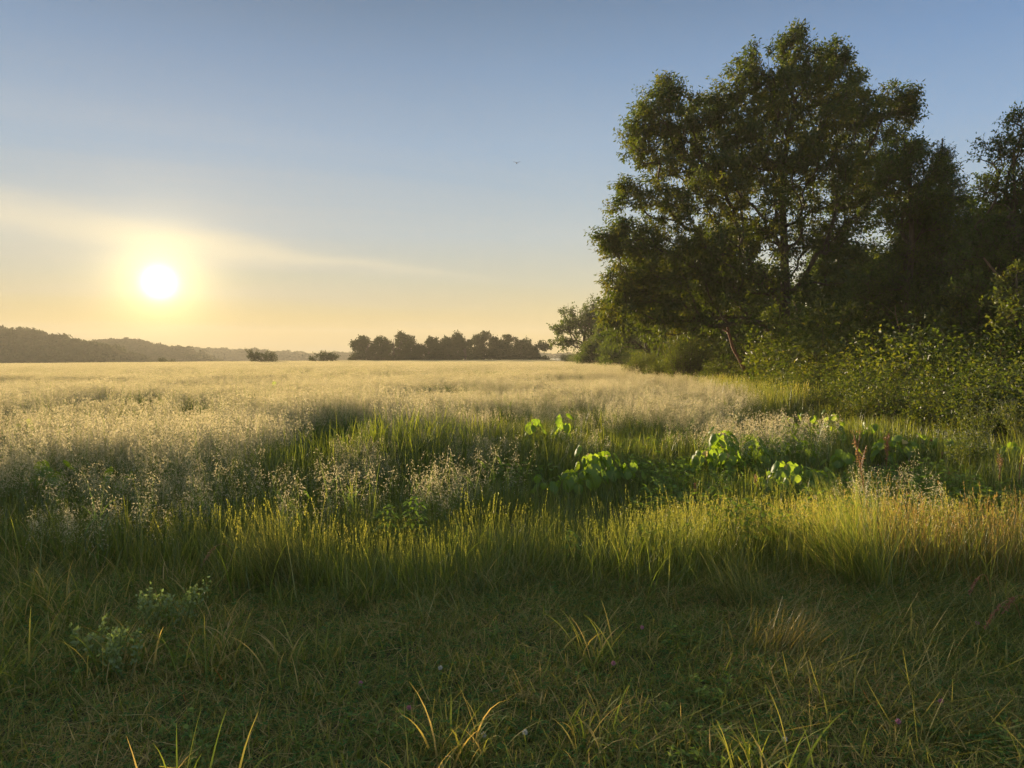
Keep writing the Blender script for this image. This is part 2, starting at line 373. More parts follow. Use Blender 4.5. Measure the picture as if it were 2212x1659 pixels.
def vnoise(x, y, sc, seed=0):
    """smooth value noise 0..1"""
    r = np.random.default_rng(seed + 77).random((64, 64))
    x = np.asarray(x) / sc + 1000.3; y = np.asarray(y) / sc + 1000.7
    xi = np.floor(x).astype(int); yi = np.floor(y).astype(int); fx = x - xi; fy = y - yi
    fx = fx * fx * (3 - 2 * fx); fy = fy * fy * (3 - 2 * fy)
    a = r[xi % 64, yi % 64]; b = r[(xi + 1) % 64, yi % 64]; c = r[xi % 64, (yi + 1) % 64]; d = r[(xi + 1) % 64, (yi + 1) % 64]
    return (a * (1 - fx) + b * fx) * (1 - fy) + (c * (1 - fx) + d * fx) * fy

# oats: full plants near, simpler plants far
def oat_plants(g, px, py, H, nsp, sl, nb, lv, az0=None):
    n = len(px); base = np.stack([px, py, np.zeros(n)], 1)
    az = rng.uniform(0, 6.28, n)
    P = blades(g, base, H, az, .03, rng.uniform(.1, .45, n), .006, S=4, mat=1, tint=rng.random(n) * .6 + .3)
    # panicle over the top third: drooping one by one from fine side branches
    k = nsp
    t = rng.random((n, k)) ** .8
    i0 = P[:, 2][:, None] * (1 - t)[..., None] + P[:, 4][:, None] * t[..., None]
    a = rng.uniform(0, 6.28, (n, k)); r = (1.05 - t) * rng.uniform(.02, .10, (n, k)) + .012
    off = np.stack([np.cos(a) * r, np.sin(a) * r, -.3 * r + rng.uniform(-.01, .03, (n, k))], -1)
    pos = (i0 + off).reshape(-1, 3)
    ax = np.stack([np.cos(a) * .45, np.sin(a) * .45, -1 + rng.uniform(0, 1.1, (n, k))], -1).reshape(-1, 3)
    leaves(g, pos, ax, sl * rng.uniform(.8, 1.4, n * k), sl * .27, mat=0, tint=rng.random(n * k))
    if nb:
        j = rng.integers(0, k, (n, nb)); ii = np.arange(n)[:, None]
        A = i0[ii, j].reshape(-1, 3); B = (i0 + off)[ii, j].reshape(-1, 3)
        leaves(g, A, B - A + 1e-4, np.linalg.norm(B - A, axis=1) * 1.05, .0022, mat=0, fold=0, tint=rng.random(len(A)) * .5)
    for _ in range(lv):
        hh = rng.uniform(.15, .6, n)[:, None] * H[:, None] * np.array([[0, 0, 1.]])
        blades(g, base + hh, rng.uniform(.16, .30, n), rng.uniform(0, 6.28, n), .35, rng.uniform(.8, 2.0, n), rng.uniform(.006, .011, n), S=4, mat=1, tint=rng.random(n) * .8)

oat_near = []
for q in range(6):
    g = Geo(); n = 42; r = .62
    c = rng.uniform(-r, r, (11, 2))[rng.integers(0, 11, n)] + rng.normal(0, .085, (n, 2)); px, py = c[:, 0], c[:, 1]
    oat_plants(g, px, py, rng.normal(.80, .085, n), 54, .026, 14, 3)
    n = 80
    blades(g, np.stack([rng.uniform(-r, r, n), rng.uniform(-r, r, n), np.zeros(n)], 1), rng.uniform(.25, .68, n), rng.uniform(0, 6.28, n), .1, rng.uniform(.3, 1.6, n), .011, mat=1, tint=rng.random(n) * .5)
    oat_near.append(g.mesh('oat_clump', [M['oat'], M['oatstem']]))
oat_mid = []
for q in range(5):
    g = Geo(); n = 80; r = .95
    c = rng.uniform(-r, r, (15, 2))[rng.integers(0, 15, n)] + rng.normal(0, .12, (n, 2))
    oat_plants(g, c[:, 0], c[:, 1], rng.normal(.80, .10, n), 26, .042, 0, 1)
    oat_mid.append(g.mesh('oat_patch', [M['oat'], M['oatstem']]))
oat_far = []
for q in range(4):
    g = Geo(); n = 420; r = 3.0
    oat_plants(g, rng.uniform(-r, r, n), rng.uniform(-r, r, n), rng.normal(.80, .06, n), 12, .07, 0, 0)
    oat_far.append(g.mesh('oat_block', [M['oat'], M['oatstem']]))

def front_edge(x):
    """distance at which the oats begin for each x: nearest on the left, pushed back behind the green hollow"""
    return np.interp(x, [-14, -6, -3.3, -1.8, -.5, 1.0, 2.2, 3.2, 4.4, 5.2, 6.0, 7.5, 9], [5.9, 5.8, 6.0, 8.2, 10.8, 14.0, 14.0, 10.0, 9.5, 9.9, 12.0, 17, 26])
def hedge_edge(y):
    return np.interp(y, [0, 10, 12, 14, 16, 20, 32, 60, 120, 240], [8.6, 8.6, 8.1, 7.2, 6.8, 7.2, 8.9, 10.0, 11.0, 13.0])
def oat_edge(y):
    return np.interp(y, [0, 9, 11, 15, 20, 32, 60, 120, 240], [3.3, 3.5, 3.9, 4.9, 6.0, 8.2, 9.6, 10.6, 12.6])
def oat_ok(x, y, jit=1.0):
    e = front_edge(x) + (vnoise(x, y, 1.1, 1) - .5) * 2.6 * jit
    k = (y > e) & (x < oat_edge(y) + (vnoise(x, y, 2, 4) - .5) * 1.2)
    gap = (vnoise(x * 1.6, y * .8, 1.7, 2) > (.70 - .10 * sm(26, 10, y))) | (vnoise(x * 1.2, y * .45, .8, 14) > .80)
    wt = np.where(y > 33, 1.7, .75)
    tram = (np.abs(x + 15.0 + .4 * np.sin(y * .05)) < wt) | (np.abs(x + 33.2) < wt)
    tram &= vnoise(x, y, 2.3, 9) > .28
    hole = ((x - 4.2) / .9) ** 2 + ((y - 17) / 2.0) ** 2 < 1
    hole |= ((x + 7.0) / 1.5) ** 2 + ((y - 12.2) / .8) ** 2 < 1
    return k & ~gap & ~tram & ~hole
def wedge(n, y0, y1, ml=0, mr=0):
    """points over the ground the camera sees between two distances, with a margin on each side"""
    y = np.sqrt(rng.uniform(y0 * y0, y1 * y1, n)); y = np.where(rng.random(n) < .0, y, y)
    lo = -.73 * y - ml; hi = .73 * y + mr
    return rng.uniform(0, 1, n) * (hi - lo) + lo, y
def jgrid(step, y0, y1, ml=4, mr=1, j=.45):
    ys = np.arange(y0, y1, step); P = []
    for yy in ys:
        xx = np.arange(-.73 * yy - ml, .73 * yy + mr, step)
        P.append(np.stack([xx, np.full(len(xx), yy)], 1))
    P = np.concatenate(P); P += rng.uniform(-j, j, P.shape) * step
    return P[:, 0], P[:, 1]

x, y = jgrid(.56, 5.4, 34, ml=9)
k = oat_ok(x, y) & (rng.random(len(x)) < .75 + .25 * sm(0, 4, y - front_edge(x))); x = x[k]; y = y[k]
hv = .74 + .24 * vnoise(x, y, 2.5, 5) + .18 * vnoise(x, y, .9, 15) + rng.uniform(-.10, .10, len(x))
hv *= 1 - .34 * sm(4.0, 0, y - front_edge(x)) * sm(2.4, 1.2, x) - .10 * sm(3, 8, x)
# sparse single clumps stepping forward of the edge
x2, y2 = wedge(1200, 5.5, 15, 0, 0); k2 = (y2 < front_edge(x2)) & (y2 > front_edge(x2) - 4.2) & (x2 < 4.5) & (vnoise(x2, y2, .9, 12) > np.where(x2 < -1.4, .22, .70))
scatter('oat_field', np.concatenate([x]), np.concatenate([y]), oat_near, 'pale ripe oats with feathery drooping heads, the near part of the field', 'oats', tilt=.05, scale=hv)
small_oat = []
for q in range(4):
    g = Geo(); n = 3 + q
    oat_plants(g, rng.uniform(-.2, .2, n), rng.uniform(-.2, .2, n), rng.normal(.66, .11, n), 44, .020, 14, 3)
    small_oat.append(g.mesh('oat_tuft', [M['oat'], M['oatstem']]))
scatter('scattered_oats', x2[k2], y2[k2], small_oat, 'thin tufts of oats straying into the green grass in front', 'oats', .8, 1.0)
x, y = jgrid(1.5, 33, 84, ml=12)
k = oat_ok(x, y, .3); x = x[k]; y = y[k]
scatter('middle_oat_field', x, y, oat_mid, 'pale oats in the middle distance crossed by dark tramlines', 'oats', tilt=.02, scale=.78 + .28 * vnoise(x, y, 5, 6) + .2 * vnoise(x * 1.5, y * .5, 1.6, 16))
x, y = jgrid(4.2, 82, 262, ml=20)
k = (x < hedge_edge(y) - 2) & ~((np.abs(x + 33.2) < 2.2)) & (vnoise(x, y, 8, 3) < .9) & (y + 0.55 * np.maximum(0, -x - 10) < 262)
scatter('far_oat_field', x[k], y[k], oat_far, 'pale oats reaching to the crest of the field', 'oats', tilt=.01, smin=.8, smax=1.08)

# lush green grass in the hollow and under the oats
def lush_mesh(n, r, h0, h1, mats, w=.0085, seed=0):
    g = Geo()
    b = np.stack([rng.normal(0, r * .5, n), rng.normal(0, r * .5, n), np.zeros(n)], 1)
    blades(g, b, rng.uniform(h0, h1, n), rng.uniform(0, 6.28, n), rng.uniform(0, .25, n), rng.uniform(.1, 1.9, n) * (rng.random(n) < .6) + .1, rng.uniform(w * .7, w * 1.4, n), S=5, pw=1.6)
    return g
lush = []
for q in range(6):
    g = lush_mesh(85, .5, .14, .56, None, w=.011); lush.append(g.mesh('lush_clump', [M['lush']]))
x, y = jgrid(.28, 5.7, 18, ml=1)
e = front_edge(x)
k = (y < e + 2.2) & (x < hedge_edge(y) + .3) & (y > 5.8 + .4 * vnoise(x, y, 1, 8)) & (vnoise(x, y, .7, 21) > .22)
x = x[k]; y = y[k]
dip = 1 - .55 * np.exp(-((x - 4.3) / 1.2) ** 2 - ((y - 8.6) / .9) ** 2) - .45 * np.exp(-((x - 1.9) / 1.2) ** 2 - ((y - 9.2) / 1.0) ** 2) - .4 * np.exp(-((x - .0) / 1.1) ** 2 - ((y - 8.6) / .6) ** 2)
scatter('green_grass', x, y, lush, 'lush dark green grass filling the hollow in front of the oats', 'grass', tilt=.12, scale=(.62 + .62 * vnoise(x, y, 1.0, 22)) * dip * (.55 + .5 * sm(6.3, 9.0, y)) * (1 + .5 * np.exp(-((x + 1.4) / 2.0) ** 2 - ((y - 10.5) / 1.8) ** 2)))
x, y = jgrid(1.0, 18, 44, ml=1)
k = (x < hedge_edge(y)) & (vnoise(x, y, 2.0, 21) > .35)
scatter('oat_underlayer', x[k], y[k], lush, 'green grass showing in the gaps between the oats', 'grass', .9, 1.3, tilt=.1)

# tall grass fringe, yellow green on the left, golden on the right
def fringe_mesh(mat, n, h0, h1, seeds=18):
    g = Geo()
    b = np.stack([rng.normal(0, .17, n), rng.normal(0, .17, n), np.zeros(n)], 1)
    blades(g, b, rng.uniform(h0, h1, n), rng.uniform(0, 6.28, n), rng.uniform(0, .3, n), rng.uniform(0, 1.1, n), rng.uniform(.004, .009, n), S=4)
    b = np.stack([rng.normal(0, .15, seeds), rng.normal(0, .15, seeds), np.zeros(seeds)], 1)
    P = blades(g, b, rng.uniform(h1 * .95, h1 * 1.3, seeds), rng.uniform(0, 6.28, seeds), .05, rng.uniform(0, .4, seeds), .0032, S=4, tint=.85)
    m = 14; t = rng.random((seeds, m))
    p = P[:, 3][:, None] * (1 - t)[..., None] + P[:, 4][:, None] * t[..., None]
    leaves(g, p.reshape(-1, 3), rdir(seeds * m) * .5 + np.array([0, 0, 1.]), .012, .005, tint=.9 + rng.random(seeds * m) * .1)
    return g.mesh('fringe_clump', [M[mat]])
fr = [fringe_mesh('tall', 80, .14, .44) for _ in range(5)] + [fringe_mesh('gold', 75, .14, .40, 20) for _ in range(5)]
x, y = jgrid(.14, 5.0, 8.6, ml=.6, mr=.6)
fe = np.interp(x, [-5, -3, -1.7, -.9, .3, 1.8, 2.8, 3.8, 6], [5.6, 5.5, 5.05, 4.95, 5.1, 5.3, 5.35, 5.1, 4.9]) + (vnoise(x, y, .5, 31) - .5) * .5
be = fe + np.interp(x, [-5, -1.9, -1.2, 1, 3, 6], [-.5, -.2, .7, .75, .7, .9]) + (vnoise(x, y, .6, 32) - .5) * .6
k = (y > fe) & (rng.random(len(x)) < .8 * sm(be + 1.4, be - .5, y) * sm(.15, .5, vnoise(x, y, .35, 36) + .25)); x = x[k]; y = y[k]; fe = fe[k]
gold = rng.random(len(x)) < sm(1.6, 4.4, x + (vnoise(x, y, .8, 33) - .5) * 1.6) * .7 + .02
idx = np.where(gold, rng.integers(5, 10, len(x)), rng.integers(0, 5, len(x)))
scatter('tall_grass', x, y, fr, 'band of tall yellow green grass catching the low sun, golden at its right end', 'grass', tilt=.14, idx=idx, scale=(.36 + .72 * vnoise(x, y, .42, 34) + .3 * vnoise(x, y, 1.3, 35) + rng.uniform(-.08, .12, len(x))) * (1.0 - .3 * sm(.3, .9, y - fe)) * (1.02 + .22 * np.exp(-((x + 1.1) / .8) ** 2) + .25 * sm(2.4, 3.6, x)))

# turf of the mown strip: short blades, thatch, clover leaves
turf = []
for q in range(8):
    g = Geo(); n = 260; r = .26
    b = np.stack([rng.uniform(-r, r, n), rng.uniform(-r, r, n), np.zeros(n)], 1)
    blades(g, b, rng.uniform(.04, .13, n), rng.uniform(0, 6.28, n), rng.uniform(.1, 1.3, n), rng.uniform(0, 1.3, n), rng.uniform(.0025, .0065, n), S=3, mat=0)
    n = 70   # flat thatch
    b = np.stack([rng.uniform(-r, r, n), rng.uniform(-r, r, n), rng.uniform(.005, .05, n)], 1)
    blades(g, b, rng.uniform(.06, .18, n), rng.uniform(0, 6.28, n), rng.uniform(1.2, 1.6, n), rng.uniform(-.2, .3, n), rng.uniform(.002, .004, n), S=2, mat=0, tint=rng.uniform(.4, 1, n))
    n = 60 if q % 2 else 22
    c = np.stack([rng.uniform(-r, r, n), rng.uniform(-r, r, n), rng.uniform(.02, .075, n)], 1)
    for kk in range(3):
        a = rng.uniform(0, .6, n) + kk * 2.09
        leaves(g, c, np.stack([np.cos(a), np.sin(a), rng.uniform(-.1, .35, n)], 1), rng.uniform(.010, .017, n), rng.uniform(.009, .014, n), mat=1, nrm=np.tile([0, 0, 1.], (n, 1)), fold=.1, wide=.6)
    turf.append(g.mesh('turf_clump', [M['turf'], M['clover']]))
x, y = jgrid(.19, 1.6, 6.0, ml=1.2, mr=1.2)
scatter('short_grass', x, y, turf, 'short shaded turf with clover leaves across the front', 'grass', tilt=.15, smin=.8, smax=1.25, zoff=0)

# long grass lodged flat, combed down to the right
def mat_mesh(n, l0, l1, spread, p0, p1, up=0):
    g = Geo()
    b = np.stack([rng.uniform(-.2, .2, n), rng.uniform(-.2, .2, n), rng.uniform(0, .05, n)], 1)
    blades(g, b, rng.uniform(l0, l1, n), rng.normal(0, spread, n), rng.uniform(p0, p1, n), rng.uniform(-.1, .7, n), rng.uniform(.0025, .0065, n), S=5, mat=0)
    return g.mesh('flattened_clump', [M['mat']])
mt = [mat_mesh(64, .12, .32, .8, .8, 1.45) for _ in range(5)] + [mat_mesh(70, .14, .32, 1.3, .3, 1.2) for _ in range(4)]
x, y = jgrid(.20, 2.4, 5.7, ml=.8, mr=.8)
dens = sm(-.2, 1.0, x + (vnoise(x, y, .7, 41) - .5) * 1.6 + (y - 4.6) * .9) * .68 + .35 * sm(4.6, 5.2, y) + .05
k = rng.random(len(x)) < dens; x = x[k]; y = y[k]
rot = -.75 + (vnoise(x, y, .9, 42) - .5) * 1.9 + np.where(x < 0, math.pi * .9, 0) * (vnoise(x, y, .6, 43) > .45)
scatter('flattened_grass', x, y, mt, 'long grass lodged flat and combed sideways at the foot of the tall grass', 'grass', tilt=.08, smin=.75, smax=1.2, rot=rot, idx=np.where(rng.random(len(x)) < .7, rng.integers(0, 5, len(x)), rng.integers(5, 9, len(x))))
# looser arching clumps of medium grass on the left of the strip
lg = []
for q in range(5):
    g = Geo(); n = 60
    b = np.stack([rng.normal(0, .07, n), rng.normal(0, .07, n), np.zeros(n)], 1)
    blades(g, b, rng.uniform(.12, .34, n), rng.uniform(0, 6.28, n), rng.uniform(.1, .5, n), rng.uniform(.3, 2.1, n), rng.uniform(.0045, .0095, n), S=6, pw=1.5)
    lg.append(g.mesh('arching_clump', [M['turf']]))
x, y = jgrid(.26, 2.3, 6.9, ml=.8, mr=.8)
k = rng.random(len(x)) < (sm(-.3, -1.9, x) * sm(3.0, 4.0, y + .35 * vnoise(x, y, .5, 51)) * .8 + .05 + .16 * sm(3.1, 2.6, y))
scatter('arching_grass', x[k], y[k], lg, 'loose arching tufts of dewy grass, thickest on the left', 'grass', tilt=.1, smin=.7, smax=1.2)
# dark long oat stems and leaves at the left front edge
x, y = jgrid(.28, 5.2, 8.4, ml=1)
k = (x < -1.3 + (vnoise(x, y, .8, 61) - .5) * .8) & (y > 5.3 + .4 * vnoise(x, y, .6, 62))
scatter('field_edge_grass', x[k], y[k], lush, 'dark green long grass at the left edge of the oats', 'grass', tilt=.15, smin=.5, smax=1.0)

# low broad leaved growth among the grass on the right, and in the turf
lw = []
for q in range(6):
    g = Geo(); ns = 16
    for j in range(ns):
        b = np.array([rng.normal(0, .16), rng.normal(0, .16), 0]); h = rng.uniform(.10, .34); tp = b + np.array([rng.normal(0, .03), rng.normal(0, .03), h])
        tubes(g, [b], [tp], .003, .0015, 4, mat=1)
        m = 11; t = rng.random((m, 1)) ** .6; p = b * (1 - t) + tp * t; a = rng.uniform(0, 6.28, m)
        leaves(g, p, np.stack([np.cos(a), np.sin(a), rng.uniform(-.3, .5, m)], 1), rng.uniform(.035, .085, m), rng.uniform(.018, .045, m), nrm=unit(rdir(m) * .5 + np.array([0, 0, 1.])), fold=.15, wide=.42)
    lw.append(g.mesh('low_weed_clump', [M['weed'], M['stem']]))
x, y = jgrid(.34, 6.0, 13.5)
k = (x > .6 + (vnoise(x, y, 1.2, 81) - .5) * 2.4) & (x < hedge_edge(y) + .6) & (vnoise(x, y, .8, 82) > .46) & ((x > oat_edge(y)) | (y < front_edge(x)))
scatter('low_weeds', x[k], y[k], lw, 'low broad leaved weeds mixed through the grass between the fringe and the hedgerow', 'weeds', smin=.7, smax=1.15, tilt=.15)
x, y = jgrid(.2, 2.2, 4.9, ml=.3, mr=.3)
k = vnoise(x, y, .55, 83) > np.where((x > .0) & (x < 1.4) & (y < 3.4), .45, np.where((x < -1.2) & (y > 3.4), .60, .80))
scatter('turf_weeds', x[k], y[k], lw, 'small broad leaved weeds growing in the turf', 'weeds', smin=.22, smax=.42, tilt=.2)

# ------------------------------------------------------------------ trees
def skeleton(trunk, trad, targets, wander=.12):
    """branches grown from a trunk polyline to every target; returns node arrays"""
    P = [np.array(p, float) for p in trunk]; par = [-1] + list(range(len(trunk) - 1)); plen = [0.]
    for i in range(1, len(P)): plen.append(plen[-1] + np.linalg.norm(P[i] - P[i - 1]))
    ntr = len(P); T = np.array(targets); tr = np.array(trunk)
    d0 = np.min(np.linalg.norm(T[:, None] - tr[None], axis=2), axis=1)
    tips = []
    for i in np.argsort(d0):
        t = T[i]; A = np.array(P)
        d = t - A; dist = np.linalg.norm(d, axis=1)
        cost = dist + .35 * np.array(plen) + np.where(d[:, 2] < -.1 * dist, .8 * dist, 0) + np.where(np.arange(len(P)) == 0, 99, 0)
        j = int(np.argmin(cost)); L = dist[j]
        ns = max(2, min(5, int(L / .5) + 1)); prev = j; a = A[j]
        pd = unit(A[j] - A[par[j]]) if par[j] >= 0 else np.array([0, 0, 1.])
        c = a + (pd * .35 + unit(d[j]) * .25 + np.array([0, 0, .05])) * L * .8
        for k in range(1, ns + 1):
            s = k / ns; p = a * (1 - s) ** 2 + 2 * c * s * (1 - s) + t * s * s
            if k < ns: p = p + rng.normal(0, wander * L / ns * .6, 3)
            P.append(p); par.append(prev); plen.append(plen[prev] + np.linalg.norm(p - P[prev])); prev = len(P) - 1
        tips.append(prev)
    P = np.array(P); n = len(P); area = np.zeros(n); e = 2.35
    for i in tips: area[i] += 1
    for i in range(n - 1, 0, -1):
        if par[i] >= 0: area[par[i]] += area[i]
    rad = area ** (1 / e); rad = rad / rad[0] * trad
    rad = np.maximum(rad, .006)
    return P, np.array(par), rad, np.array(tips), ntr

def lobes_targets(lobes, n, yc=0, ybias=1.0):
    """lobes: (x, z, rx, rz[, y, ry, weight])"""
    W = np.array([l[2] * l[3] * (l[6] if len(l) > 6 else 1) for l in lobes]); W = W / W.sum()
    out = []
    for l, w in zip(lobes, W):
        m = max(3, int(round(n * w))); d = rdir(m) * (rng.random((m, 1)) ** .42)
        yy = l[4] if len(l) > 4 else 0; ry = l[5] if len(l) > 5 else l[2] * 1.0
        out.append(np.stack([l[0] + d[:, 0] * l[2], yy + d[:, 1] * ry, l[1] + d[:, 2] * l[3]], 1))
    return np.concatenate(out)

def spray(g, tips, dirs, ntw, nlf, tl, ll, lw, mat=0, droop=.5, spread=.75, tintb=None):
    """feathery twigs with rows of drooping leaves at every branch tip"""
    n = len(tips) * ntw
    P0 = np.repeat(tips, ntw, 0) + rng.normal(0, tl * .18, (n, 3)); D = unit(np.repeat(dirs, ntw, 0) + rdir(n) * spread)
    L = tl * rng.uniform(.5, 1.25, n)
    t = (np.arange(nlf) + .5) / nlf
    pos = P0[:, None] + D[:, None] * (L[:, None] * t[None])[..., None] + np.array([0, 0, -1.]) * (droop * .3 * L[:, None] * t[None] ** 2)[..., None]
    pos = pos.reshape(-1, 3) + rng.normal(0, ll * .35, (n * nlf, 3))
    ax = np.repeat(D, nlf, 0) * .6 + rdir(n * nlf) * .75 + np.array([0, 0, -droop])
    m = n * nlf
    tb = np.repeat(np.repeat(rng.random(len(tips)), ntw), nlf) if tintb is None else tintb
    leaves(g, pos, ax, ll * rng.uniform(.65, 1.3, m), lw * rng.uniform(.7, 1.2, m), mat=mat, tint=np.clip(tb * .55 + rng.random(m) * .45, 0, 1))
    return P0, P0 + D * (L * .9)[:, None] + np.array([0, 0, -1.]) * (droop * .25 * L)[:, None]

def tree(name, label, cat, x, y, trunk, trad, lobes, ntg, ntw, nlf, tl, ll, lw, leaf, bark='bark', group=None, droop=.5, spread=.75, wander=.12, twigs=True, bare=0, dens=None):
    z = float(gz(x, y)) - .05
    root = bpy.data.objects.new(name, None); C.objects.link(root); root.location = (x, y, z)
    tag(root, label, cat, group)
    T = lobes_targets(lobes, ntg)
    P, par, rad, tips, ntr = skeleton(trunk, trad, T, wander)
    gt = Geo(); i = np.arange(1, len(P)); A = P[par[i]]; B = P[i]
    big = rad[i] > .05
    # trunk as one continuous tube, flared at the foot
    tp = P[:ntr]; trr = rad[:ntr].copy(); trr[0] *= 1.25
    trr[1:] = np.maximum(trr[1:], trad * (1 - np.arange(1, ntr) / ntr) * .8)
    polytube(gt, tp, trr, 10)
    i2 = i[i >= ntr]; 
    for lo, hi, sd in ((.05, 9, 7), (.018, .05, 5), (0, .018, 3)):
        q = i2[(rad[i2] > lo) & (rad[i2] <= hi)]
        ra = np.minimum(rad[par[q]], rad[q] * 1.5)
        tubes(gt, P[par[q]] , P[q], ra, rad[q], sd)
    gl = Geo(); dirs = unit(P[tips] - P[par[tips]] + np.array([0, 0, .15]))
    keep = np.ones(len(tips), bool)
    if bare: keep = rng.random(len(tips)) > bare
    a, b = spray(gl, P[tips[keep]], dirs[keep], ntw, nlf, tl, ll, lw, droop=droop, spread=spread)
    if twigs: tubes(gt, a, b, .006, .002, 3)
    if bare:
        n = (~keep).sum() * 6; s0 = np.repeat(P[tips[~keep]], 6, 0); d0 = unit(np.repeat(dirs[~keep], 6, 0) + rdir(n) * .5 + np.array([0, 0, .4]))
        tubes(gt, s0, s0 + d0 * rng.uniform(.5, 1.6, n)[:, None], .02, .006, 3)
    gt.obj('trunk', [M[bark]], root, smooth=True); gl.obj('crown', [M[leaf]], root)
    return root

def dl(Y, x0, L):
    """(cx, cy, rx, ry[, dy, ry_depth, w]) measured on the photo at 2212 px -> metres round a trunk standing at x0, Y"""
    k = DS / FPX * Y; out = []
    for l in L:
        r = [(l[0] - 1106) * k - x0, CAM_H + (771 - l[1]) * k - float(gz(x0, Y)), l[2] * k, l[3] * k]
        r += list(l[4:]); out.append(tuple(r))
    return out

# the great ash
Y = 30.; x0 = 11.25
L = dl(Y, x0, [(1700, 95, 26, 42, 0, .8, 2.2), (1722, 165, 60, 62, 0, 1.6, 1.3), (1795, 120, 34, 50, .6, 1.0, 1.8), (1815, 190, 62, 62, .5, 1.6), (1612, 155, 48, 48, -.5, 1.4, 1.2),
    (1655, 215, 90, 70, 0, 2.2), (1760, 262, 110, 80, 0, 2.6), (1870, 250, 70, 60, .8, 1.8), (1930, 205, 40, 40, .5, 1.0, 1.5), (1962, 225, 28, 28, .3, .7, 1.8), (1905, 320, 70, 60, .8, 2.0),
    (1440, 200, 30, 42, -.4, .9, 1.6), (1400, 245, 48, 48, -.5, 1.2, 1.3), (1375, 300, 42, 50, -.6, 1.2, 1.3), (1480, 275, 80, 70, 0, 2.0), (1530, 235, 50, 46, 0, 1.6), (1560, 205, 40, 40, 0, 1.2), (1570, 300, 90, 80, 0, 2.6), (1440, 335, 70, 45, 0, 1.6),
    (1660, 340, 110, 90, 0, 3.0), (1780, 370, 110, 90, 0, 3.0), (1880, 400, 70, 70, .5, 2.2), (1540, 400, 100, 80, -.5, 2.8), (1650, 470, 120, 80, 0, 3.0, .9), (1790, 480, 100, 70, .5, 2.6, .7),
    (1350, 415, 42, 30, -.4, 1.0, 1.5), (1430, 440, 70, 50, -.6, 1.8), (1325, 500, 36, 40, -.5, 1.0, 1.6), (1375, 520, 70, 55, -.5, 1.8, 1.2), (1480, 520, 100, 70, -1, 2.4), (1370, 595, 70, 55, -.6, 1.8, 1.2),
    (1460, 610, 90, 55, -1, 2.2, 1.1), (1570, 580, 100, 60, -1, 2.4), (1340, 640, 50, 40, -.6, 1.4, 1.2), (1430, 680, 85, 42, -1, 1.8, 1.1), (1550, 655, 80, 40, -1.4, 1.8, .7), (1680, 600, 80, 40, 0, 2.4, .3), (1880, 540, 70, 40, 1.2, 1.8, .55), (1800, 560, 80, 40, .5, 2, .35)])
k = DS / FPX * Y
tr_ = [(0, 0, 0), (-.12, 0, .9), (-.25, 0, 1.9), (-.22, .05, 3.0), (-.18, .05, 4.2), (-.25, 0, 5.4), (-.3, 0, 6.8), (-.4, .1, 8.4), (-.2, .1, 10.2), (.1, 0, 12.)]
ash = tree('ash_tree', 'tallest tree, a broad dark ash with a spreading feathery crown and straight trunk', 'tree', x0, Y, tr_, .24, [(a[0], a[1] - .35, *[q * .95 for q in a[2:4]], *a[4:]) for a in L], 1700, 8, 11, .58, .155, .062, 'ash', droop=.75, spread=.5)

# smaller trees of the hedgerow beyond and beside it
Y = 39.; x0 = X(1600 * DS, Y)
L = dl(Y, x0, [(1420, 640, 70, 60, 0, 1.5), (1500, 600, 80, 60, 0, 2), (1560, 540, 70, 60, 0, 2, .8), (1400, 590, 60, 50, 0, 1.5), (1610, 620, 60, 40, 0, 1.6, .5), (1480, 680, 70, 30, 0, 1.5, .7)])
tree('leaning_tree', 'slim dark trunk leaning left under the left side of the tallest tree', 'tree', x0, Y, [(0, 0, 0), (-.3, 0, 1.4), (-.8, 0, 2.8), (-1.3, 0, 4.4), (-1.9, 0, 6.2)], .17, L, 360, 8, 12, .65, .2, .085, 'ash', droop=.6)
Y = 44.; x0 = X(1498 * DS, Y)
L = dl(Y, x0, [(1390, 650, 60, 55, 0, 1.6), (1350, 690, 55, 45, 0, 1.4), (1450, 640, 70, 50, 0, 1.8), (1490, 590, 60, 50, 0, 1.6), (1430, 700, 60, 30, 0, 1.4, .6)])
tree('hedgerow_tree', 'smaller dark tree with a bent trunk left of the leaning trunk', 'tree', x0, Y, [(0, 0, 0), (.1, 0, 1.5), (-.3, 0, 3.2), (-.9, 0, 5.0), (-1.4, 0, 7)], .16, L, 320, 8, 12, .7, .22, .09, 'ash', droop=.6)
Y = 58.; x0 = X(1400 * DS, Y)
L = dl(Y, x0, [(1345, 690, 42, 50, 0, 2), (1390, 660, 50, 60, 0, 2.4), (1420, 710, 50, 40, 0, 2.4), (1350, 735, 36, 24, 0, 2), (1450, 720, 40, 40, 0, 2)])
tree('hedgerow_tree', 'shadowed leafy tree ending the near hedgerow where it meets the oats', 'tree', x0, Y, [(0, 0, 0), (0, 0, 2), (-.4, 0, 4), (-.8, 0, 7)], .2, L, 260, 7, 9, .8, .2, .085, 'dark', droop=.4)
for Yq, uq, vt, ww, lab in ((84., 1322, 700, 34, 'low dark tree filling the hedgerow beside the round tree'), (72., 1345, 672, 40, 'dark tree of the middle hedgerow between the round tree and the nearer trees'), (92., 1285, 730, 34, 'low thicket tree at the right foot of the round tree')):
    x0 = X(uq * DS, Yq); kq = DS / FPX * Yq; tq = Zv(vt * DS, Yq)
    Lq = [(rng.uniform(-.6, .6) * ww * kq, z_, ww * kq * .6, tq * .14, 0, 1.6) for z_ in np.linspace(.1, .85, 8) * tq]
    tree('hedgerow_tree', lab, 'tree', x0, Yq, [(0, 0, 0), (0, 0, tq * .3), (.1, 0, tq * .7)], .14, Lq, 200, 7, 10, .8, .24, .12, 'dark', droop=.3, twigs=False)
Y = 104.; x0 = X(1262 * DS, Y)
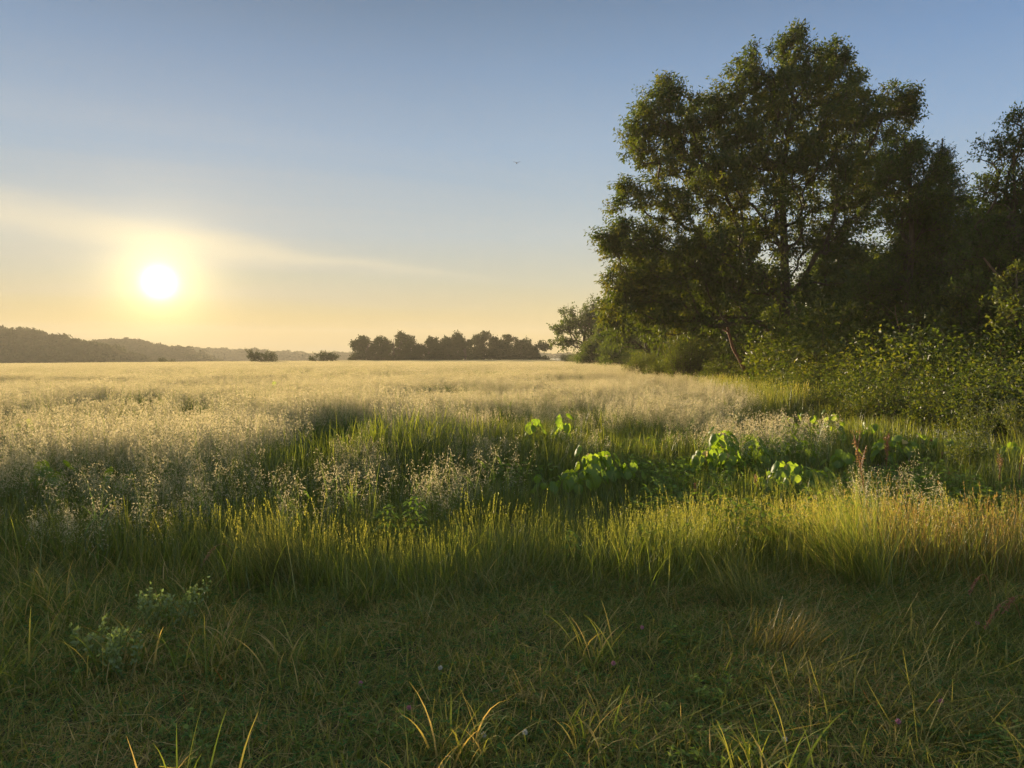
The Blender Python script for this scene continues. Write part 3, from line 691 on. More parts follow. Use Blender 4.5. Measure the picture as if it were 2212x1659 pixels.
L = dl(Y, x0, [(1250, 690, 30, 24, 0, 3), (1290, 680, 34, 30, 0, 3), (1215, 712, 22, 14, 0, 2, 1), (1270, 715, 44, 24, 0, 4), (1220, 740, 26, 14, 0, 2, 1), (1280, 745, 40, 22, 0, 4), (1225, 675, 14, 8, 0, 1.5, .8)])
tree('round_tree', 'rounded grey green tree with bare twigs on top, far down the hedgerow', 'tree', x0, Y, [(0, 0, 0), (0, 0, 2), (0, 0, 4.5), (.3, 0, 8)], .3, L, 240, 6, 9, 1.0, .32, .15, 'dark', droop=.2, bare=.16)
# right-hand group
Y = 23.; x0 = X(2022 * DS, Y)
cone = []
for zz, rr in ((7.6, .22), (7.1, .45), (6.5, .8), (5.8, 1.1), (5.0, 1.35), (4.2, 1.5), (3.4, 1.5)):
    cone.append((.05, zz, rr, .38, 0, rr, .7 / rr ** .5))
tree('cedar_tree', 'pointed dark cedar with a thin spire, right of the tallest tree', 'tree', x0, Y, [(0, 0, 0), (0, 0, 2), (.02, 0, 4), (.05, 0, 6), (.03, 0, 7.4), (.05, 0, 8.35)], .14, cone, 330, 9, 12, .34, .07, .02, 'cedar', droop=-.1, spread=.9)
Y = 21.; x0 = X(1950 * DS, Y)
L = dl(Y, x0, [(1950, 350, 44, 34, 0, .8, 1.3), (1915, 390, 34, 40, 0, .8, 1.2), (1990, 395, 50, 40, 0, 1.0), (1955, 450, 50, 50, 0, 1.2), (2010, 490, 60, 60, 0, 1.4), (1900, 620, 60, 50, 0, 1.2, .8), (1960, 560, 50, 60, .4, 1.2, .9), (2010, 620, 60, 50, .4, 1.2, .8), (1965, 330, 20, 14, 0, .4, 1.5)])
tree('wild_cherry', 'slender broadleaf tree with sunlit yellow green leaves in front of the cedar', 'tree', x0, Y, [(0, 0, 0), (.05, 0, 1.6), (.1, 0, 3.2), (.2, 0, 4.8), (.1, 0, 6.4), (-.1, 0, 7.8)], .10, L, 400, 6, 10, .42, .10, .042, 'ash', droop=.35)
Y = 17.; x0 = X(2228 * DS, Y)
L = dl(Y, x0, [(2175, 270, 12, 22, 0, .3, 2), (2150, 330, 34, 24, 0, .6, 1.2), (2200, 335, 44, 50, 0, .9), (2190, 410, 60, 50, 0, 1.0), (2130, 395, 22, 22, 0, .4, 1.2), (2230, 470, 70, 60, 0, 1.2), (2150, 510, 60, 50, 0, 1.2, .8), (2210, 580, 70, 60, 0, 1.4, .8), (2110, 570, 60, 50, 0, 1.2, .8), (2130, 640, 70, 40, .4, 1.2, .7), (2260, 300, 50, 80, 0, 1)])
tree('crooked_tree', 'crooked tree at the right edge with sparse upper twigs against the sky', 'tree', x0, Y, [(0, 0, 0), (0, 0, 1.2), (-.15, 0, 2.4), (-.5, 0, 3.3), (-.9, .1, 4.0), (-1.3, .1, 4.6)], .11, L + [], 400, 5, 10, .36, .075, .036, 'dark', droop=.15)
# darker trees standing behind
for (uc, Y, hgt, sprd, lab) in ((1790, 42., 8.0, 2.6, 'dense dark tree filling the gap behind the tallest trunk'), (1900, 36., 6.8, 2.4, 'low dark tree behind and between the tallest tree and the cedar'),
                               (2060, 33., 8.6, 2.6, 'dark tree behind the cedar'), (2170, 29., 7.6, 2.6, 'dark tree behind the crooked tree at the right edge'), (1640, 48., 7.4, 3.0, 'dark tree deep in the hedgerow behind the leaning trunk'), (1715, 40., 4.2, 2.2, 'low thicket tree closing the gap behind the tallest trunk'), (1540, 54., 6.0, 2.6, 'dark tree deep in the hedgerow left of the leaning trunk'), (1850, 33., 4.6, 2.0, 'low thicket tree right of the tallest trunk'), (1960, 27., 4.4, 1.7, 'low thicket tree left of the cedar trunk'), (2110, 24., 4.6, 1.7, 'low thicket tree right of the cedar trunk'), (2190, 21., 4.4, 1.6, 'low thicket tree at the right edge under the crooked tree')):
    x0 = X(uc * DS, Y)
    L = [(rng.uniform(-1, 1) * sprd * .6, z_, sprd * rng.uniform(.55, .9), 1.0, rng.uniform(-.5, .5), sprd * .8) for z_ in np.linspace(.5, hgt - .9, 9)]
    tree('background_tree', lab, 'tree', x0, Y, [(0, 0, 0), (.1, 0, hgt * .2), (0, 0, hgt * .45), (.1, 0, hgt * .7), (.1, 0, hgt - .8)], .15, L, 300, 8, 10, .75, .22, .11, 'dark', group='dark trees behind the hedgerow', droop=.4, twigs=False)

# ------------------------------------------------------------------ shrubs along the foot of the hedgerow
def bush(name, label, x, y, rx, h, nst, mat='shrub', ll=.07, lw=.035, lpst=60, group='shrubs along the foot of the hedgerow', ry=None, cat='shrub', upr=.5, z=None):
    ry = ry or rx
    root = bpy.data.objects.new(name, None); C.objects.link(root); root.location = (x, y, float(gz(x, y))); tag(root, label, cat, group)
    gs = Geo(); gl = Geo()
    a = rng.uniform(0, 6.28, nst); r = np.sqrt(rng.random(nst))
    tip = np.stack([np.cos(a) * r * rx, np.sin(a) * r * ry, h * np.sqrt(np.clip(1 - .75 * r * r, .05, 1)) * rng.uniform(.55, 1.08, nst)], 1)
    base = tip * np.array([.45, .45, 0]); mid = base * .4 + tip * .6 + np.array([0, 0, 1.]) * (tip[:, 2:3] * .12) + rng.normal(0, .04, (nst, 3))
    tubes(gs, base, mid, .009, .006, 4); tubes(gs, mid, tip, .006, .002, 4)
    t = rng.random((nst, lpst)) ** .6
    p = np.where(t[..., None] < .6, base[:, None] + (mid - base)[:, None] * (t / .6)[..., None], mid[:, None] + (tip - mid)[:, None] * ((t - .6) / .4)[..., None])
    p = p.reshape(-1, 3) + rng.normal(0, ll * 1.1, (nst * lpst, 3)) * np.array([1, 1, .7])
    p[:, 2] = np.maximum(p[:, 2], .03)
    ax = rdir(len(p)) * np.array([1, 1, .6]) + np.array([0, 0, .15])
    tb = np.repeat(rng.random(nst), lpst)
    nr = unit(rdir(len(p)) + np.array([0, 0, 1.2]))
    leaves(gl, p, ax, ll * rng.uniform(.6, 1.3, len(p)), lw * rng.uniform(.7, 1.2, len(p)), tint=np.clip(tb * .5 + rng.random(len(p)) * .5, 0, 1), nrm=nr, fold=.15)
    gs.obj('stem', [M['bark']], root); gl.obj('foliage', [M[mat]], root)
    return root
# (column px of 2212, distance, half width, height, label)
SH = [
 (1485, 37, 1.5, 2.9, 'tall rounded shrub under the left edge of the hedgerow trees'),
 (1395, 46, 1.6, 2.0, 'low bright shrub where the hedgerow steps out toward the oats'),
 (1440, 42, 1.4, 1.5, 'yellow green shrub in front of the bent trunk'),
 (1560, 33, 1.2, 1.6, 'leafy shrub in front of the leaning trunk'),
 (1625, 31, 1.1, 1.7, 'dark leaved shrub between the leaning trunk and the tallest trunk'),
 (1690, 27.5, 1.1, 1.15, 'low shrub at the foot of the tallest trunk'),
 (1770, 26, 1.1, 1.4, 'sprawling shrub right of the tallest trunk'),
 (1840, 23.5, 1.1, 1.5, 'sunlit shrub below the pale leaning dead branch'),
 (1905, 21, 1.0, 1.7, 'upright leafy shrub left of the cedar trunk'),
 (1975, 19, 1.0, 1.75, 'bright leafy shrub below the cedar'),
 (2045, 18, .9, 1.5, 'shrub right of the cedar trunk below the slanting dead pole'),
 (2110, 16.5, .9, 1.7, 'dense dark shrub beside the right hand thicket'),
 (2185, 15, .9, 1.75, 'tall leafy shrub at the right edge below the crooked tree'),
 (1730, 21, .9, .9, 'low edge shrub where the oats meet the undergrowth'),
 (1830, 18, .9, .95, 'low spreading shrub behind the velvetleaf plants'),
 (1930, 16, .9, 1.0, 'low spreading shrub behind the red dock stalk'),
 (2040, 14.6, .8, 1.05, 'low shrub behind the white flowered weed'),
 (2150, 13.2, .8, 1.05, 'nearest shrub at the right edge behind the white flowered weed'),
]
for i, (u, Yb, rx, h, lab) in enumerate(SH):
    bush('shrub', lab, X(u * DS, Yb), Yb, rx, h, int(110 + 60 * rx * h), ll=.075 if Yb > 19 else .06, lw=.036 if Yb > 19 else .03, lpst=46)
# tangled undergrowth: the uncountable remainder of the bank
ug = []
for q in range(5):
    g = Geo(); n = 1900
    st = np.stack([rng.uniform(-.8, .8, 26), rng.uniform(-.8, .8, 26), rng.uniform(.5, 1.25, 26)], 1)[rng.integers(0, 26, n)]
    p = st * np.array([1, 1, 1]) * np.stack([np.ones(n), np.ones(n), rng.random(n) ** .6], 1) + rng.normal(0, .085, (n, 3)) * np.array([1, 1, .3]); p[:, 2] = np.abs(p[:, 2])
    leaves(g, p, rdir(n) * np.array([1, 1, .6]), rng.uniform(.035, .075, n), rng.uniform(.018, .034, n), nrm=unit(rdir(n) + np.array([0, 0, 1.])), fold=.15)
    n = 40; a = np.stack([rng.uniform(-.7, .7, n), rng.uniform(-.7, .7, n), np.zeros(n)], 1)
    blades(g, a, rng.uniform(.5, 1.3, n), rng.uniform(0, 6.28, n), .1, .5, .008, mat=1)
    ug.append(g.mesh('undergrowth_clump', [M['shrub' if q % 2 else 'dark'], M['bark']]))
yy = 11.5 + 65 * rng.random(2600) ** 1.25; xx = hedge_edge(yy) + .4 + rng.random(2600) ** 1.4 * 10
dd = xx - hedge_edge(yy)
scatter('undergrowth', xx, yy, ug, 'tangled brambles and low leafy growth under the hedgerow trees', 'undergrowth', scale=(.5 + 1.1 * sm(0, 4, dd) + 1.0 * vnoise(xx, yy, 1.5, 71) ** 1.5) * np.where(dd < 2.6, 1 - .35 * sm(20, 27, yy), 1.15) * np.where(yy < 21, .66, 1) * (.7 + .75 * rng.random(len(xx)) ** 2.5), tilt=.3)
xx, yy = rng.uniform(11, 40, 500), rng.uniform(60, 150, 500); 
yy = rng.uniform(60, 190, 420); xx = hedge_edge(yy) + 1 + rng.random(420) * 10
scatter('far_undergrowth', xx, yy, ug, 'low dark growth along the far end of the hedgerow', 'undergrowth', smin=1.2, smax=2.2, tilt=.2)
# grassy verge between oats and hedgerow
yy = rng.uniform(17, 100, 900); xx = hedge_edge(yy) - .3 + rng.normal(0, .5, 900)
scatter('verge_grass', xx, yy, fr[:5] + lush[:2], 'rough green grass between the oats and the hedgerow', 'grass', smin=1.2, smax=1.9, tilt=.1)

for uq, Yq, hq, lab in ((1520, 40, 4.2, 'thin sapling left of the leaning trunk among the low growth'), (1582, 35, 3.4, 'sapling against the dark leaning trunk'), (1660, 29, 3.2, 'sapling just left of the tallest trunk'), (1735, 27, 2.9, 'sapling just right of the tallest trunk'),
        (1800, 25, 3.2, 'slender sapling halfway between the tallest trunk and the cedar'), (1880, 22, 3.4, 'ragged sapling in front of the slender broadleaf tree'), (1990, 20, 3.1, 'sapling at the left foot of the cedar'), (2072, 18, 3.3, 'sapling right of the cedar beside the slanting pole'),
        (2138, 16.5, 3.2, 'leafy sapling left of the crooked tree'), (2205, 15.2, 3.3, 'leafy sapling at the very right edge')):
    xq = X(uq * DS, Yq); ln = random.uniform(-.3, .3)
    Lq = [(ln * z_ / hq + rng.uniform(-.3, .3), z_, rng.uniform(.22, .45), .26, rng.uniform(-.2, .2), .35) for z_ in np.linspace(.35, 1, 8) * hq]
    tree('sapling', lab, 'sapling', xq, Yq, [(0, 0, 0), (ln * .3, 0, hq * .35), (ln * .6, 0, hq * .65), (ln, 0, hq)], .03, Lq, 75, 5, 8, .34, .085, .042, 'dark' if random.random() < .5 else 'shrub', group='saplings in the thicket', droop=.3, spread=.7)
# dead poles and branches in the thicket
def pole(name, label, pts, r0, r1, mat='deadwood', group=None, side=3):
    pts = np.array(pts, float); root = bpy.data.objects.new(name, None); C.objects.link(root); b = pts[0].copy(); root.location = b
    tag(root, label, 'dead branch', group); g = Geo(); P = pts - b
    t = np.linspace(0, 1, len(P)); tt = np.linspace(0, 1, 10); Q = np.stack([np.interp(tt, t, P[:, i]) for i in range(3)], 1) + rng.normal(0, .02, (10, 3))
    polytube(g, Q, np.linspace(r0, r1, 10), 7); g.obj('stem', [M[mat]], root, smooth=True)
    if side:
        gb = Geo(); i = rng.integers(4, 9, side); A = Q[i]; d = unit(np.gradient(Q, axis=0)[i] + rdir(side) * .8); Bn = A + d * rng.uniform(.3, .8, side)[:, None]
        pass
        for a_, b_ in zip(A, Bn):
            gb = Geo(); tubes(gb, [a_], [b_], r1 * .8, r1 * .3, 5); gb.obj('side_twig', [M[mat]], root)
    return root
def pt(u, v, Y): return (X(u * DS, Y), Y, Zv(v * DS, Y))
pole('dead_branch', 'pale bare branch slanting up against the sky gap beside the tallest tree', [pt(1850, 720, 24), pt(1875, 660, 24), pt(1905, 590, 24)], .04, .012, group='dead branches in the thicket')
pole('dead_branch', 'long bare pole slanting right below the cedar', [pt(2030, 760, 19), pt(2060, 690, 19), pt(2096, 612, 19)], .035, .015, group='dead branches in the thicket')
pole('dead_branch', 'thin upright dead stem left of the cedar trunk above the low shrubs', [pt(1818, 850, 22.5), pt(1822, 790, 22.5), pt(1821, 735, 22.5)], .022, .010, group='dead branches in the thicket')
pole('dead_branch', 'reddish split trunk leaning beside the dark leaning trunk', [pt(1607, 795, 30.5), pt(1580, 745, 30.5), pt(1562, 665, 30.5)], .075, .05, mat='redbark', group='dead branches in the thicket', side=2)
pole('dead_branch', 'reddish dead stem rising from the shrubs near the right edge', [pt(2130, 900, 15), pt(2145, 830, 15), pt(2165, 740, 15)], .018, .008, mat='redbark', group='dead branches in the thicket')
pole('dead_branch', 'arching bare branch over the thicket at the right edge', [pt(2225, 720, 16.5), pt(2195, 640, 16.5), pt(2120, 560, 16.5)], .05, .02, group='dead branches in the thicket')
pole('dead_branch', 'thin grey leaning stem in the dark gap left of the cedar', [pt(1935, 820, 20), pt(1945, 740, 20), pt(1930, 660, 20)], .02, .008, group='dead branches in the thicket')
pole('dead_branch', 'pale stem leaning left beside the tallest trunk', [pt(1745, 800, 27), pt(1735, 730, 27), pt(1712, 650, 27)], .025, .01, group='dead branches in the thicket')
pole('dead_branch', 'short forked dead stem between the cedar and the right edge shrubs', [pt(2075, 880, 16), pt(2105, 780, 16), pt(2120, 700, 16.3)], .02, .008, group='dead branches in the thicket')

# ------------------------------------------------------------------ far row of trees, far shrubs, hills
FR = [(795, 727, 36), (850, 719, 38), (893, 738, 26), (925, 729, 24), (968, 733, 26), (1005, 724, 28), (1045, 719, 26), (1085, 725, 28), (1125, 735, 26), (1160, 742, 26)]
ordw = ['rounded tree at the left end of the far dark tree row', 'tallest tree of the far row, second from its left end', 'low tree in the dip of the far tree row', 'small tree with a round top right of the dip in the far row',
        'even topped tree left of the middle of the far row', 'middle tree of the far row', 'high domed tree just right of the middle of the far row', 'spreading tree third from the right end of the far row',
        'sloping tree second from the right end of the far row', 'lowest tree at the right end of the far row beside the round tree']
for (u, v, hw), lab in zip(FR, ordw):
    Y = 225. + rng.uniform(-4, 4); x0 = X(u * DS, Y); k = DS / FPX * Y; w = hw * k * 1.14; top = Zv(v * DS, Y) - float(gz(x0, Y))
    L = [(rng.uniform(-.6, .6) * w, z_, w * rng.uniform(.5, .75) * (1.1 - .55 * z_ / top), .15 * top, rng.uniform(-1, 1), w * .6) for z_ in np.linspace(.12, .86, 9) * top]
    tree('field_tree', lab, 'tree', x0, Y, [(0, 0, 0), (.1, 0, top * .3), (0, 0, top * .55), (.1, 0, top * .8)], .3, L, 150, 6, 10, 1.0, .5, .34, 'far', group='far row of trees', droop=.1, twigs=False)
for (u, v, hw, Y, lab) in ((565, 757, 36, 190., 'shaggy open bush breaking the skyline left of the far tree row'), (700, 763, 34, 200., 'low flat bush between the shaggy bush and the far tree row'),
                           (360, 775, 22, 230., 'small hazy bush at the field edge below the wooded hill'),):
    x0 = X(u * DS, Y); k = DS / FPX * Y; w = hw * k; zg = float(gz(x0, Y)); top = Zv(v * DS, Y) - zg; top = max(top, 1.6)
    L = [(rng.uniform(-.7, .7) * w, rng.uniform(.3, .85) * top, w * .35, top * .22, 0, w * .4) for _ in range(7)]
    tree('field_bush', lab, 'bush', x0, Y, [(0, 0, 0), (0, 0, top * .2), (.1, 0, top * .5)], .14, L, 70, 5, 8, .9, .34, .17, 'far', group='far bushes on the field crest', droop=-.2, twigs=False, spread=.9)

def hill(name, label, Y, prof, depth, tree_h, n, dscale, woodlab):
    """wooded ridge: the land, then its wood as one mass of crowns"""
    us = np.array([p[0] for p in prof], float) * DS; vs = np.array([p[1] for p in prof], float) * DS
    xp = X(us, Y); zp = Zv(vs, Y) - tree_h
    def zf(x, y):
        r = np.interp(x, xp, zp, left=zp[0], right=-8)
        t = np.clip((y - (Y - depth)) / depth, 0, 1); b = np.where(y <= Y, t * t * (3 - 2 * t), 1.0 - .3 * sm(Y, Y + depth, y))
        return -7.5 + (r + 7.5) * b
    xs = np.linspace(xp[0], xp[-1], 90); ys = np.linspace(Y - depth, Y + depth * .7, 24)
    g = Geo(); v, f = grid(xs, ys, zf); g.add(v, f); o = g.obj(name, [M['soil']], smooth=True); tag(o, label, 'hill', kind='structure')
    cr = []
    for q in range(5):
        g = Geo(); m = 420; d = rdir(m); d[:, 2] = np.abs(d[:, 2]) * 1.0 - .25; lob = 1 + .28 * np.sin(d[:, 0] * 5 + q) * np.cos(d[:, 1] * 4 + q * 2)
        p = d * lob[:, None] * np.array([.62, .62, .5]) * rng.uniform(.75, 1, (m, 1)); p[:, 2] += .55
        leaves(g, p, rdir(m), .17, .13, nrm=unit(d + rdir(m) * .5))
        tubes(g, [(0, 0, -.1)], [(0, 0, .6)], .03, .02, 5, mat=1)
        cr.append(g.mesh('wood_crown', [M['far'], M['bark']]))
    x = rng.uniform(xp[0], xp[-1], n); y = rng.uniform(Y - depth * .93, Y + depth * .12, n)
    o = scatter(name + '_wood', x, y, cr, woodlab, 'wood', smin=tree_h * .7, smax=tree_h * 1.25, tilt=.1)
    co = np.stack([x, y, zf(x, y)], 1).astype(np.float32); o.data.vertices.foreach_set('co', co.ravel())
hill('near_hill', 'steep hill behind the left end of the field', 420., [(-700, 640), (-200, 690), (-40, 706), (40, 712), (90, 722), (150, 735), (200, 742), (250, 752), (300, 774), (330, 800)], 60, 9, 800, 1, 'dark wood on the nearest hill at the left edge')
hill('middle_hill', 'rounded hill in the middle distance right of the near hill', 620., [(60, 790), (140, 760), (200, 742), (250, 736), (290, 735), (330, 742), (380, 752), (420, 758), (470, 780), (520, 800)], 80, 9, 900, 1, 'hazy wood on the rounded hill under the sun')
hill('far_ridge', 'long low ridge on the horizon', 860., [(150, 760), (300, 750), (380, 751), (430, 752), (500, 757), (550, 754), (600, 760), (700, 765), (760, 759), (820, 752), (900, 760), (1300, 765), (1500, 790)], 80, 9, 1500, 1, 'faint wood along the horizon ridge')

# ------------------------------------------------------------------ single plants
def empty(name, x, y, label, cat, group=None, z=None):
    r = bpy.data.objects.new(name, None); C.objects.link(r); r.location = (x, y, float(gz(x, y)) if z is None else z); tag(r, label, cat, group); return r

def heart_leaf(g, pos, az, pitch, size, mat=0, tint=.5, cup=.25):
    """heart shaped blade on a grid: notch at the stalk, pointed tip, arched and cupped"""
    nu, nv = 9, 7; V = []
    for i in range(nu):
        t = i / (nu - 1)
        for j in range(nv):
            s_ = j / (nv - 1) * 2 - 1
            wv = math.sin(math.pi * min(1, t * .93 + .07) ** .72) ** .75 * .56
            xx = t - .18 * (1 - abs(s_)) ** .8 * 0 - (.20 * (abs(s_)) * (1 - t) ** 2)
            if i == 0: wv *= .6
            V.append((xx, s_ * wv, -.42 * t * t - cup * (s_ * wv * 1.6) ** 2 + .03 * math.sin(9 * t + 5 * s_)))
    V = np.array(V) * size
    ca, sa = math.cos(pitch), math.sin(pitch); Rm = np.array([[ca, 0, sa], [0, 1, 0], [-sa, 0, ca]])
    V = V @ Rm.T
    ca, sa = math.cos(az), math.sin(az); V = V @ np.array([[ca, -sa, 0], [sa, ca, 0], [0, 0, 1]]).T + pos
    F = [[i * nv + j, i * nv + j + 1, (i + 1) * nv + j + 1, (i + 1) * nv + j] for i in range(nu - 1) for j in range(nv - 1)]
    g.add(V, F, mat, tint)

def velvetleaf(x, y, h, n, size, label, wilt=1, sp=.16):
    r = empty('velvetleaf_plant', x, y, label, 'velvetleaf', 'velvetleaf plants in the green grass')
    gs, gl, gw = Geo(), Geo(), Geo()
    top = np.array([random.uniform(-.03, .03), random.uniform(-.03, .03), h]); polytube(gs, [(0, 0, 0), top * .5 + np.array([.01, .01, 0]), top], [.009, .007, .005], 6)
    n = int(n * 2.1)
    for i in range(n):
        f = .35 + .65 * (i + 1) / n; az = i * 2.4 + random.uniform(-.4, .4); d = np.array([math.cos(az), math.sin(az), 0])
        L = sp * random.uniform(.5, 1.2) * (1.15 - .4 * f); a = top * f; b = a + d * L + np.array([0, 0, L * random.uniform(.2, .7)])
        polytube(gs, [a, (a + b) / 2 + np.array([0, 0, .015]), b], [.0035, .003, .003], 5)
        heart_leaf(gl, b, az, random.uniform(.45, 1.25), size * random.uniform(.7, 1.15) * (1.05 - .25 * f), tint=random.random())
    gs.obj('stem', [M['stem']], r); gl.obj('foliage', [M['velvet']], r, smooth=True)
    if wilt:
        for i in range(wilt):
            az = random.uniform(0, 6.28); heart_leaf(gw, top + np.array([math.cos(az) * .05, math.sin(az) * .05, .01]), az, 1.3, size * .42, tint=random.random(), cup=1.6)
        gw.obj('wilted_leaf', [M['wilt']], r, smooth=True)
VL = [ # px of 2212 of the plant top, distance, height, leaves, leaf size
 (1275, 988, 8.3, .50, 9, .165, 'biggest velvetleaf of the middle with glowing heart shaped leaves', 2), (1240, 1030, 8.0, .38, 7, .13, 'low velvetleaf just left of the biggest middle one', 0), (1308, 990, 8.7, .50, 7, .15, 'velvetleaf leaning right beside the biggest middle one', 1),
 (1365, 1010, 8.6, .40, 6, .11, 'small velvetleaf right of the glowing middle clump', 0),
 (1150, 915, 11.2, .50, 6, .15, 'velvetleaf at the top of the green hollow', 0), (1218, 903, 11.6, .52, 5, .19, 'broad single velvetleaf near the back of the green hollow', 0),
 (955, 998, 9.2, .42, 5, .15, 'dark velvetleaf left of the hollow among grass', 0), (1180, 1060, 7.9, .36, 5, .11, 'small velvetleaf in the tall grass in front of the middle clump', 0),
 (1560, 942, 9.6, .56, 9, .19, 'tallest velvetleaf at the left end of the large right clump', 2), (1525, 980, 9.3, .46, 7, .16, 'outermost left velvetleaf of the large right clump', 1), (1580, 985, 9.2, .42, 7, .15, 'velvetleaf below the tallest one of the right clump', 1),
 (1640, 955, 9.7, .50, 8, .16, 'velvetleaf in the middle of the large right clump', 2), (1690, 955, 9.9, .48, 7, .16, 'right end velvetleaf of the large right clump', 1), (1610, 950, 10.2, .48, 7, .15, 'rear velvetleaf of the large right clump', 0), (1740, 970, 9.9, .42, 7, .15, 'shaded velvetleaf right of the large clump', 0),
 (1700, 1010, 8.1, .50, 9, .165, 'velvetleaf left in the front right pair, leaves arched', 2), (1665, 1040, 8.0, .42, 6, .15, 'low velvetleaf at the left foot of the front right pair', 0), (1765, 1030, 8.3, .44, 8, .16, 'velvetleaf right in the front right pair over dark shade', 0), (1730, 1048, 7.8, .40, 4, .12, 'small round velvetleaf in front of the front right pair', 1),
 (1820, 985, 9.4, .42, 7, .16, 'dark shaded velvetleaf behind the front right pair', 0), (1770, 1120, 7.0, .30, 3, .10, 'tiny velvetleaf with one round leaf in front of the pair', 1),
 (1715, 908, 12.0, .52, 7, .16, 'velvetleaf with drooping leaves by the oat edge on the right', 2), (1750, 905, 12.3, .48, 5, .13, 'narrow velvetleaf beside the drooping one by the oat edge', 1), (1800, 900, 12.5, .55, 5, .13, 'upright velvetleaf with twisted leaves near the undergrowth', 2), (1885, 925, 11.6, .55, 5, .17, 'velvetleaf standing clear above the grass before the shrubs', 1), (1812, 920, 11.8, .5, 5, .12, 'thin velvetleaf below the twisted one', 1),
 (1915, 960, 10.4, .42, 6, .15, 'shaded velvetleaf left of the red dock stalk', 0), (1960, 955, 10.6, .42, 7, .15, 'velvetleaf behind the red dock stalk', 1), (1995, 955, 10.9, .42, 6, .14, 'velvetleaf right of the red dock stalk', 1), (2045, 960, 10.5, .46, 5, .15, 'velvetleaf with hanging yellow leaves left of the white flowered weed', 0), (2190, 970, 9.8, .46, 6, .15, 'velvetleaf near the right edge beside the white flowered weed', 0),
 (105, 1015, 7.6, .60, 6, .17, 'velvetleaf at the left edge with one arched glowing leaf', 0), (265, 1030, 7.7, .55, 5, .15, 'dark velvetleaf hidden among the left oats', 0), (45, 925, 10.5, .7, 6, .17, 'velvetleaf in the dark gap at the far left', 0),
 (600, 832, 24., .98, 5, .22, 'lone dark broad leaved weed standing above the oats', 0)]
for u, v, Yp, h, n, sz, lab, wl in VL:
    ztop = Zv(v * DS, Yp); hh = min(max(ztop - float(gz(X(u * DS, Yp), Yp)), .25), 1.0)
    velvetleaf(X(u * DS, Yp), Yp, hh + .02, n, sz * .98, lab, wl, sp=.19)

def lance_plant(name, x, y, h, pairs, ll, label, cat='weed', group='bright leafy weeds in the tall grass', mat='weed', lobed=True, lw=None):
    """upright weed with opposite pointed (three lobed) leaves"""
    r = empty(name, x, y, label, cat, group); gs, gl = Geo(), Geo()
    lean = np.array([random.uniform(-.06, .06), random.uniform(-.06, .06), 1.]); top = lean * h
    polytube(gs, [(0, 0, 0), top * .5, top], [.006, .005, .003], 5)
    for i in range(pairs):
        f = .3 + .7 * (i + .6) / pairs; a0 = (i % 2) * 1.57 + random.uniform(-.3, .3)
        for s_ in (0, math.pi):
            a = a0 + s_; d = np.array([math.cos(a), math.sin(a), random.uniform(.1, .5)]); sz = ll * (1.1 - .55 * abs(f - .65)) * random.uniform(.8, 1.15)
            b = top * f + d * sz * .25
            P = [b]; A = [d]
            if lobed:
                for dv in (-.65, .65): P.append(b); A.append(np.array([math.cos(a + dv), math.sin(a + dv), .15]))
            for p_, a_ in zip(P, A):
                n = len(P); a_ = np.array(a_)
                m = p_ + unit(a_[None])[0] * sz * .5 + np.array([0, 0, .0])
                wv = (lw or sz * .30)
                leaves(gl, np.array([p_]), np.array([a_]), sz * .62, wv, nrm=np.array([[0, 0, 1.]]), fold=.12, wide=.55, tint=random.random())
                tipd = a_ * .8 + np.array([0, 0, -.5]); leaves(gl, np.array([p_ + unit(a_[None])[0] * sz * .3]), np.array([tipd]), sz * .7, wv * .8, nrm=np.array([[0, 0, 1.]]), fold=.1, wide=.4, tint=random.random())
            polytube(gs, [top * f, b], [.002, .002], 4)
    gs.obj('stem', [M['stem']], r); gl.obj('foliage', [M[mat]], r)
LP = [(893, 1072, 6.9, 6, .10, 'tallest bright serrated weed standing left of the middle'), (833, 1095, 6.9, 4, .085, 'shorter bright weed left of the tallest serrated one'), (1425, 1128, 6.3, 5, .095, 'bright star leaved weed right of the middle at the grass fringe'),
      (1385, 1140, 6.3, 4, .08, 'low leafy weed beside the star leaved one'), (1490, 1130, 6.4, 4, .075, 'small leafy weed right of the star leaved one'), (1560, 1050, 7.0, 5, .09, 'leafy weed below the large velvetleaf clump'), (1590, 1075, 6.8, 5, .10, 'bright lobed weed under the velvetleaf clump'),
      (1540, 1085, 6.8, 4, .08, 'low lobed weed left of the bright lobed one'), (1650, 1085, 6.8, 5, .095, 'spreading lobed weed right of the bright lobed one'), (1700, 1100, 6.7, 5, .085, 'low bright weed under the front right velvetleaf pair'), (1740, 1095, 6.8, 4, .085, 'lobed weed in front of the small round velvetleaf'),
      (1850, 1072, 6.7, 5, .09, 'pointed leaf weed beside the brown seed spray'), (1620, 1120, 6.5, 4, .08, 'low weed in the lit grass right of the middle'), (1230, 1150, 6.3, 4, .07, 'little bright weed in the middle of the lit fringe')]
for u, v, Yp, n, sz, lab in LP:
    Yp = 5.45 + (Yp - 6.2) * .45; n += 2; sz *= 1.15
    x = X(u * DS, Yp); lance_plant('leafy_weed', x, Yp, max(.2, Zv(v * DS, Yp) - .01), n, sz, lab)
# dark weeds poking out of the far oats
for u, v, Yp, lab in ((1180, 805, 26., 'dark spiky weed poking above the oats near the middle'), (1013, 800, 30., 'thin dark weed above the oats left of the middle'), (1140, 800, 28., 'dark weed between two others above the oats'), (75, 845, 22., 'dark weed above the oats at the left')):
    lance_plant('field_weed', X(u * DS, Yp), Yp, 1.02, 7, .12, lab, group='dark weeds above the oats', mat='dark', lobed=False)

